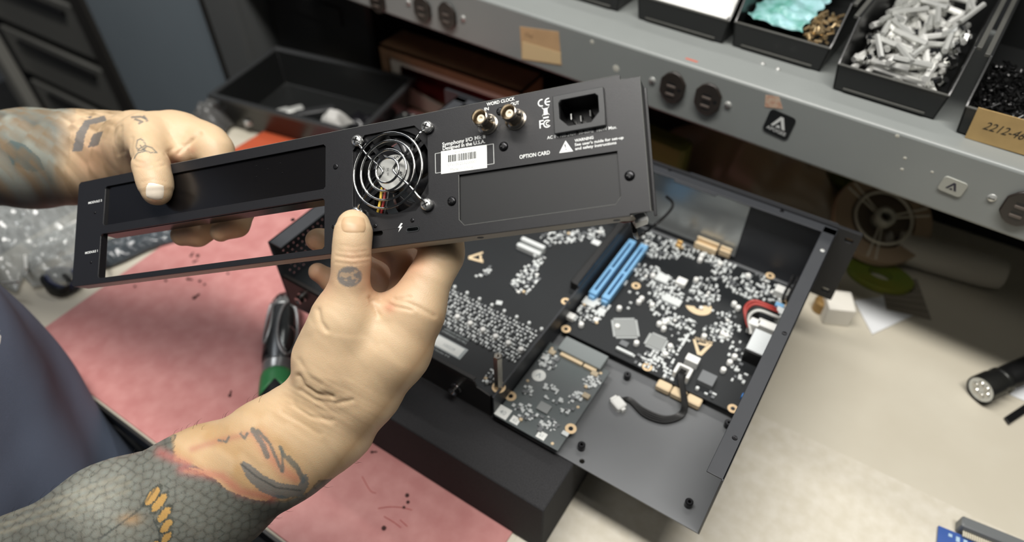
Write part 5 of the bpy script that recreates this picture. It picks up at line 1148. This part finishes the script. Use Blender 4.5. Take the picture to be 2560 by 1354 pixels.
p = on(2195, 697, BZ); b = MB(Fr((p[0], p[1], BZ+.2))); b.plate([circ(0, 0, 37, 36, 24), circ(0, 0, 14, 20, 9)], 0, 9); tg = tag(b.build('tape_roll', mat('yellow_green_tape', '8a8a34', .5, col2='6f8433', vscale=18)), 'flat roll of yellow green tape in the shelf shadow', 'tape')
p = on(2080, 505, BZ); b = MB(rotz(-10, (p[0], p[1]-20, BZ+.2))); b.rbox(-30, 26, -16, 16, 0, 60); tag(b.build('olive_box', mat('olive_card', '63662a', .7), bev=.5), 'olive green box behind the rack ear under the shelf', 'box')
p = on(1690, 400, BZ); b = MB(rotz(-6, (p[0], p[1]-70, BZ+.2))); b.rbox(-40, 36, -14, 14, 0, 84); tag(b.build('olive_box', mat('olive_card', '63662a', .7), bev=.5), 'olive green box just right of the held panel under the shelf', 'box')
p = on(2200, 640, BZ); b = MB(rotz(15, (p[0], p[1], BZ+.2)))
for k in range(3): b.rbox(-26+k*18, -12+k*18, -10, 10, 0, 18+3*k)
tag(b.build('blue_connector_strip', mat('dark_blue_plastic', '28323c', .4)), 'dark blue strip of connectors below the tape reel', 'connector')
p = on(2360, 690, BZ); rd = np.array([.92, .12, 0.]); b = MB(dirframe((p[0]-5, p[1]+5, BZ+21), rd)); b.lathe([(17, -60), (20, -58), (20.5, 40), (18, 58), (16, 58), (16, -55)], 28, caps=False); tag(b.build('paper_roll', mat('grey_white_paper', 'bdb8ac', .7)), 'rolled sheet of paper lying in the shelf shadow', 'paper roll')
b = MB(dirframe((p[0]-74, p[1]-6, BZ+.5), (0, 0, 1))); b.lathe([(19, 0), (14, 14), (5, 34), (1, 40)], 14); tag(b.build('paper_cone', _M['grey_white_paper']), 'crumpled paper cone standing beside the rolled paper', 'paper')
q = [on(x, y, BZ+.3) for x, y in ((2178, 834), (2295, 785), (2340, 800), (2270, 715), (2150, 745))]
b = MB(Fr((0, 0, BZ+.2))); b.prism([tuple(on(x, y, BZ)[:2]) for x, y in ((2180, 836), (2295, 783), (2250, 735), (2135, 752))], 0, .8); tag(b.build('paper_sheet', mat('white_paper', 'e2e4e6', .6)), 'white sheet of paper half in the shelf shadow', 'paper')
b = MB(Fr((0, 0, BZ+1.2))); P = [tuple(on(x, y, BZ)[:2]) for x, y in ((2215, 775), (2325, 800), (2350, 835), (2290, 700), (2200, 705))]; P = [P[4], P[3], P[1], P[0]]; b.prism(P, 0, 1.2)
ps = tag(b.build('shaded_ruled_paper', mat('ruled_paper_shade', '8a8274', .7)), 'ruled part of the white paper, its shadow painted in as brown', 'shaded paper')  # shaded end of the paper sheet, shadow put into a brown colour
b = MB(Fr((0, 0, BZ+2.4)))
for k in range(1, 6):
    t = k/6; a_ = np.array(P[0])*(1-t)+np.array(P[3])*t; c_ = np.array(P[1])*(1-t)+np.array(P[2])*t; b.tube([(*a_, .1), (*c_, .1)], .35, 4)
b.build('ruled_line', mat('dark_line', '3a352e', .7), ps)
wbx = on(2085, 812, BZ); b = MB(rotz(24, (wbx[0], wbx[1], BZ+.2))); b.rbox(-13, 16, 0, 30, 0, 26, c=1.2); tag(b.build('white_box', mat('white_card', 'e6e2d8', .6), bev=.4), 'small white cardboard box standing behind the rack ear', 'box')
p = on(2036, 790, BZ); b = MB(Fr((p[0]+2, p[1]+14, BZ+.2))); b.lathe([(9, 0), (9, 14), (7, 16), (3, 16)], 16); tag(b.build('brass_fitting', mat('dull_brass', '9c7d4e', .4, .5)), 'dull brass cap beside the small white box', 'cap')
# torch
a, c = on(2452, 975, -66), on(2610, 905, -66); dd = (c-a)/np.linalg.norm(c-a); a = a-dd*2; tf_ = dirframe((a[0], a[1], BZ+15.5), (dd[0], dd[1], 0)); to = thing('torch', (a[0], a[1], BZ), 'small black and steel torch lying on the cream bench', 'torch')
b = MB(tf_); b.lathe([(14.5, 0), (15, 2), (15, 17), (13.5, 19), (13.5, 25), (14.5, 26), (14.5, 29), (12.5, 31)], 32, caps=False); b.build('torch_head', mat('dark_knurled_steel', '5b5c5a', .25, .9), to)
b = MB(tf_); b.lathe([(13, 1.0), (13, 1.4)], 28); b.build('lens', mat('torch_lens', 'c9cccb', .1, .6), to)
for k in range(6):
    x, y = 6.5*math.cos(k*1.05), 6.5*math.sin(k*1.05); b = MB(tf_); b.lathe([(3.4, 1.0), (3.0, .2), (.5, .1)][::-1], 10, tf_.at((x, y, 0)), caps=False); b.build('led_cup', m_chrome, to)
b = MB(tf_); b.lathe([(12.5, 31), (12.5, 36), (13.2, 38), (13.2, 95), (12, 100)], 28); b.build('torch_barrel', m_blk, to)
q = [tuple(on(x, y, BZ)[:2]) for x, y in ((2520, 1063), (2508, 1046), (2600, 985), (2612, 1002))]; b = MB(Fr((0, 0, BZ+.1))); b.prism(q, 0, 3); tag(b.build('black_strip', m_blk, bev=.3), 'short black strip lying in front of the torch', 'strip')
q = [tuple(on(x, y, BZ)[:2]) for x, y in ((2520, 985), (2570, 955), (2620, 990), (2580, 1010))]; b = MB(Fr((0, 0, BZ+.1))); b.prism(q, 0, .6); tag(b.build('paper_slip', _M['white_paper']), 'white slip of paper beside the torch at the right edge', 'paper')
# blue circuit card with grey connector
bc = thing('blue_circuit_card', (185, 150, BZ), 'blue circuit card with grey edge connector at the bottom right', 'circuit card')
p0 = on(2347, 1312, BZ+4); p1 = on(2440, 1350, BZ+4); uu = (p1-p0)/np.linalg.norm(p1-p0); bf = Fr((p0[0], p0[1], BZ+2), uu, (-uu[1], uu[0], 0), (0, 0, 1))
b = MB(bf); b.box(0, 75, -70, 0, 0, 1.6); b.build('board', mat('blue_solder_mask', '3c5a9c', .35), bc, bev=.2)
b = MB(bf); 
for k in range(7): b.rbox(8+k*6, 11+k*6, -7-(k % 3)*2, -4, 1.6, 2.6)
b.build('solder_pads', mat('pale_blue_print', 'a9c4d8', .4), bc)
b = MB(bf); b.rbox(14, 66, 2, 12, 0, 13, c=1.2); cc = b.build('grey_connector', mat('slate_connector', '6b6e6f', .45), bc)
b = MB(bf); 
for k in range(26): b.box(18+k*1.75, 19.2+k*1.75, -3.2, 2.4, 4, 5.6)
b.build('contact_row', mat('cream_contacts', 'cfc8b4', .4), cc)
# ---------------------------------------------------------------- ratchet screwdriver on the mat
A1, A2 = on(714, 745, -60), on(688, 1012, -60); ax = (A2-A1)/np.linalg.norm(A2-A1); Ls = np.linalg.norm(A2-A1); zf = (0, 0, 1)
sf_ = Fr((A1[0], A1[1], -61.5), np.cross(ax, (0, 0, 1)), (0, 0, 1), ax)   # x sideways, y up, z along the handle
sdv = thing('screwdriver', (A1[0], A1[1], BZ), 'chunky screwdriver handle in silver and black with a green collar on the mat', 'screwdriver')
m_dsil = mat('brushed_silver_plastic', 'a9abab', .28, .7)
k = Ls
b = MB(sf_); b.lathe([(6, -k*.04), (9, 0), (12, k*.03), (15.5, k*.10), (17, k*.22), (18.2, k*.42), (18, k*.58), (16.5, k*.68), (16, k*.74)], 32); b.build('handle', mat('dark_grip', '5d6062', .3, .7), sdv)
b = MB(sf_)
def bodyr(z): return np.interp(z/k, [-.04, 0, .03, .10, .22, .42, .58, .68, .74, .8, .95, 1], [6, 9, 12, 15.5, 17, 18.2, 18, 16.5, 16, 17, 16, 10])
def wrap(zc, ac, hz, ha, m, nm, lift=.6, ring_=None):
    b = MB(sf_); pts = []
    for i in range(41):
        t = 2*math.pi*i/40; z = zc+hz*math.sin(t); a = ac+ha*math.cos(t); r = bodyr(z)+lift; pts.append((r*math.cos(a), r*math.sin(a), z))
    b.tube(pts, ring_, 8); return b.build(nm, m, sdv, sharp=80)
def patch(z0, z1, a0, a1, m, nm, lift=.4, oval=False):
    b = MB(sf_)
    def g(u, v):
        if oval: rr_ = u; t = v*2*math.pi; z = (z0+z1)/2+(z1-z0)/2*rr_*math.sin(t); a = (a0+a1)/2+(a1-a0)/2*rr_*math.cos(t)
        else: z = z0+(z1-z0)*u; a = a0+(a1-a0)*v
        r = bodyr(z)+lift; return (r*math.cos(a), r*math.sin(a), z)
    b.grid(g, 8, 32); return b.build(nm, m, sdv, sharp=80, solid=.5)
UPA = math.pi/2
patch(k*.14, k*.62, UPA+.1, UPA+1.15, mat('mirror_inset', '6f7272', .15, .9), 'thumb_inset', oval=True, lift=.7)
wrap(k*.38, UPA+.6, k*.26, .62, m_dsil, 'oval_ring', .8, 1.7)
patch(k*.04, k*.14, .2, math.pi-.1, m_dsil, 'silver_band'); patch(k*.66, k*.76, 0, math.pi, m_dsil, 'silver_band')
wrap(k*.30, UPA-.85, k*.20, .35, m_dsil, 'side_ring', .6, 1.6)
patch(k*.16, k*.62, .1, UPA-.45, mat('black_inset', '161718', .3), 'black_grip_pad')
for i in range(9):
    a = i*math.pi/8; z = k*.0; b = MB(sf_); b.tube([(bodyr(0)*math.cos(a)*1.05, bodyr(0)*math.sin(a)*1.05, -1), (14.5*math.cos(a), 14.5*math.sin(a), k*.07)], 1.5, 6); b.build('grip_rib', m_blk, sdv)
b = MB(sf_); b.lathe([(16, k*.74), (17.2, k*.78), (17, k*.9), (15, k*.97), (10, k*1.0), (1, k*1.005)], 32); b.build('end_cap', mat('black_rubber_cap', '1c1e20', .4), sdv)
m_green = mat('green_plastic', '3f8a55', .4)
b = MB(sf_)
def gz(u, v):
    a = 2*math.pi*v; z0 = k*.745; z1 = k*(.84+.10*abs(math.sin(a*1.5+.6))**.7); z = z0+(z1-z0)*u; r = np.interp(z/k, [.74, .78, .9, .97], [16, 17.2, 17, 15])+.5; return (r*math.cos(a), r*math.sin(a), z)
b.grid(gz, 6, 64); b.build('green_collar', m_green, sdv, sharp=80, solid=.5)

# white lead plug and black cable behind the lower right corner of the held panel
wp_ = T(1601, 549, -16); wt = thing('fan_lead', wp_, 'black lead with a white plug hanging at the panel corner', 'cable')
b = MB(dirframe(wp_, RT*.8+UP*.3)); b.rbox(-3.2, 3.2, -3.2, 3.2, -4, 4); b.build('plug', m_bright, wt)
b = MB(); b.tube([wp_-RT*4, wp_-RT*9-UP*1, wp_-RT*14], 1.0, 6); b.build('red_wire', mat('red_wire', '7e1f1c', .45), wt)
b = MB(); b.tube(smoothpath([T(1582, 548, -20), T(1590, 590, -45), on(1600, 590, 60), on(1640, 560, 70), on(1672, 530, 72), on(1682, 508, 76), on(1665, 490, 82)], 8), 1.5, 7); b.build('lead', m_blk, wt)

b = MB(); b.rbox(-955, -722, 452, 594, BZ, 100, c=6); b.box(-900, -780, 449, 452, 20, 50); tag(b.build('dark_void_box', mat('matt_black_void', '0e0e0f', .6), bev=1), 'matt black box added to fill the dark space behind the tote', 'filler box')  # added black box standing in for the dark void behind the tote
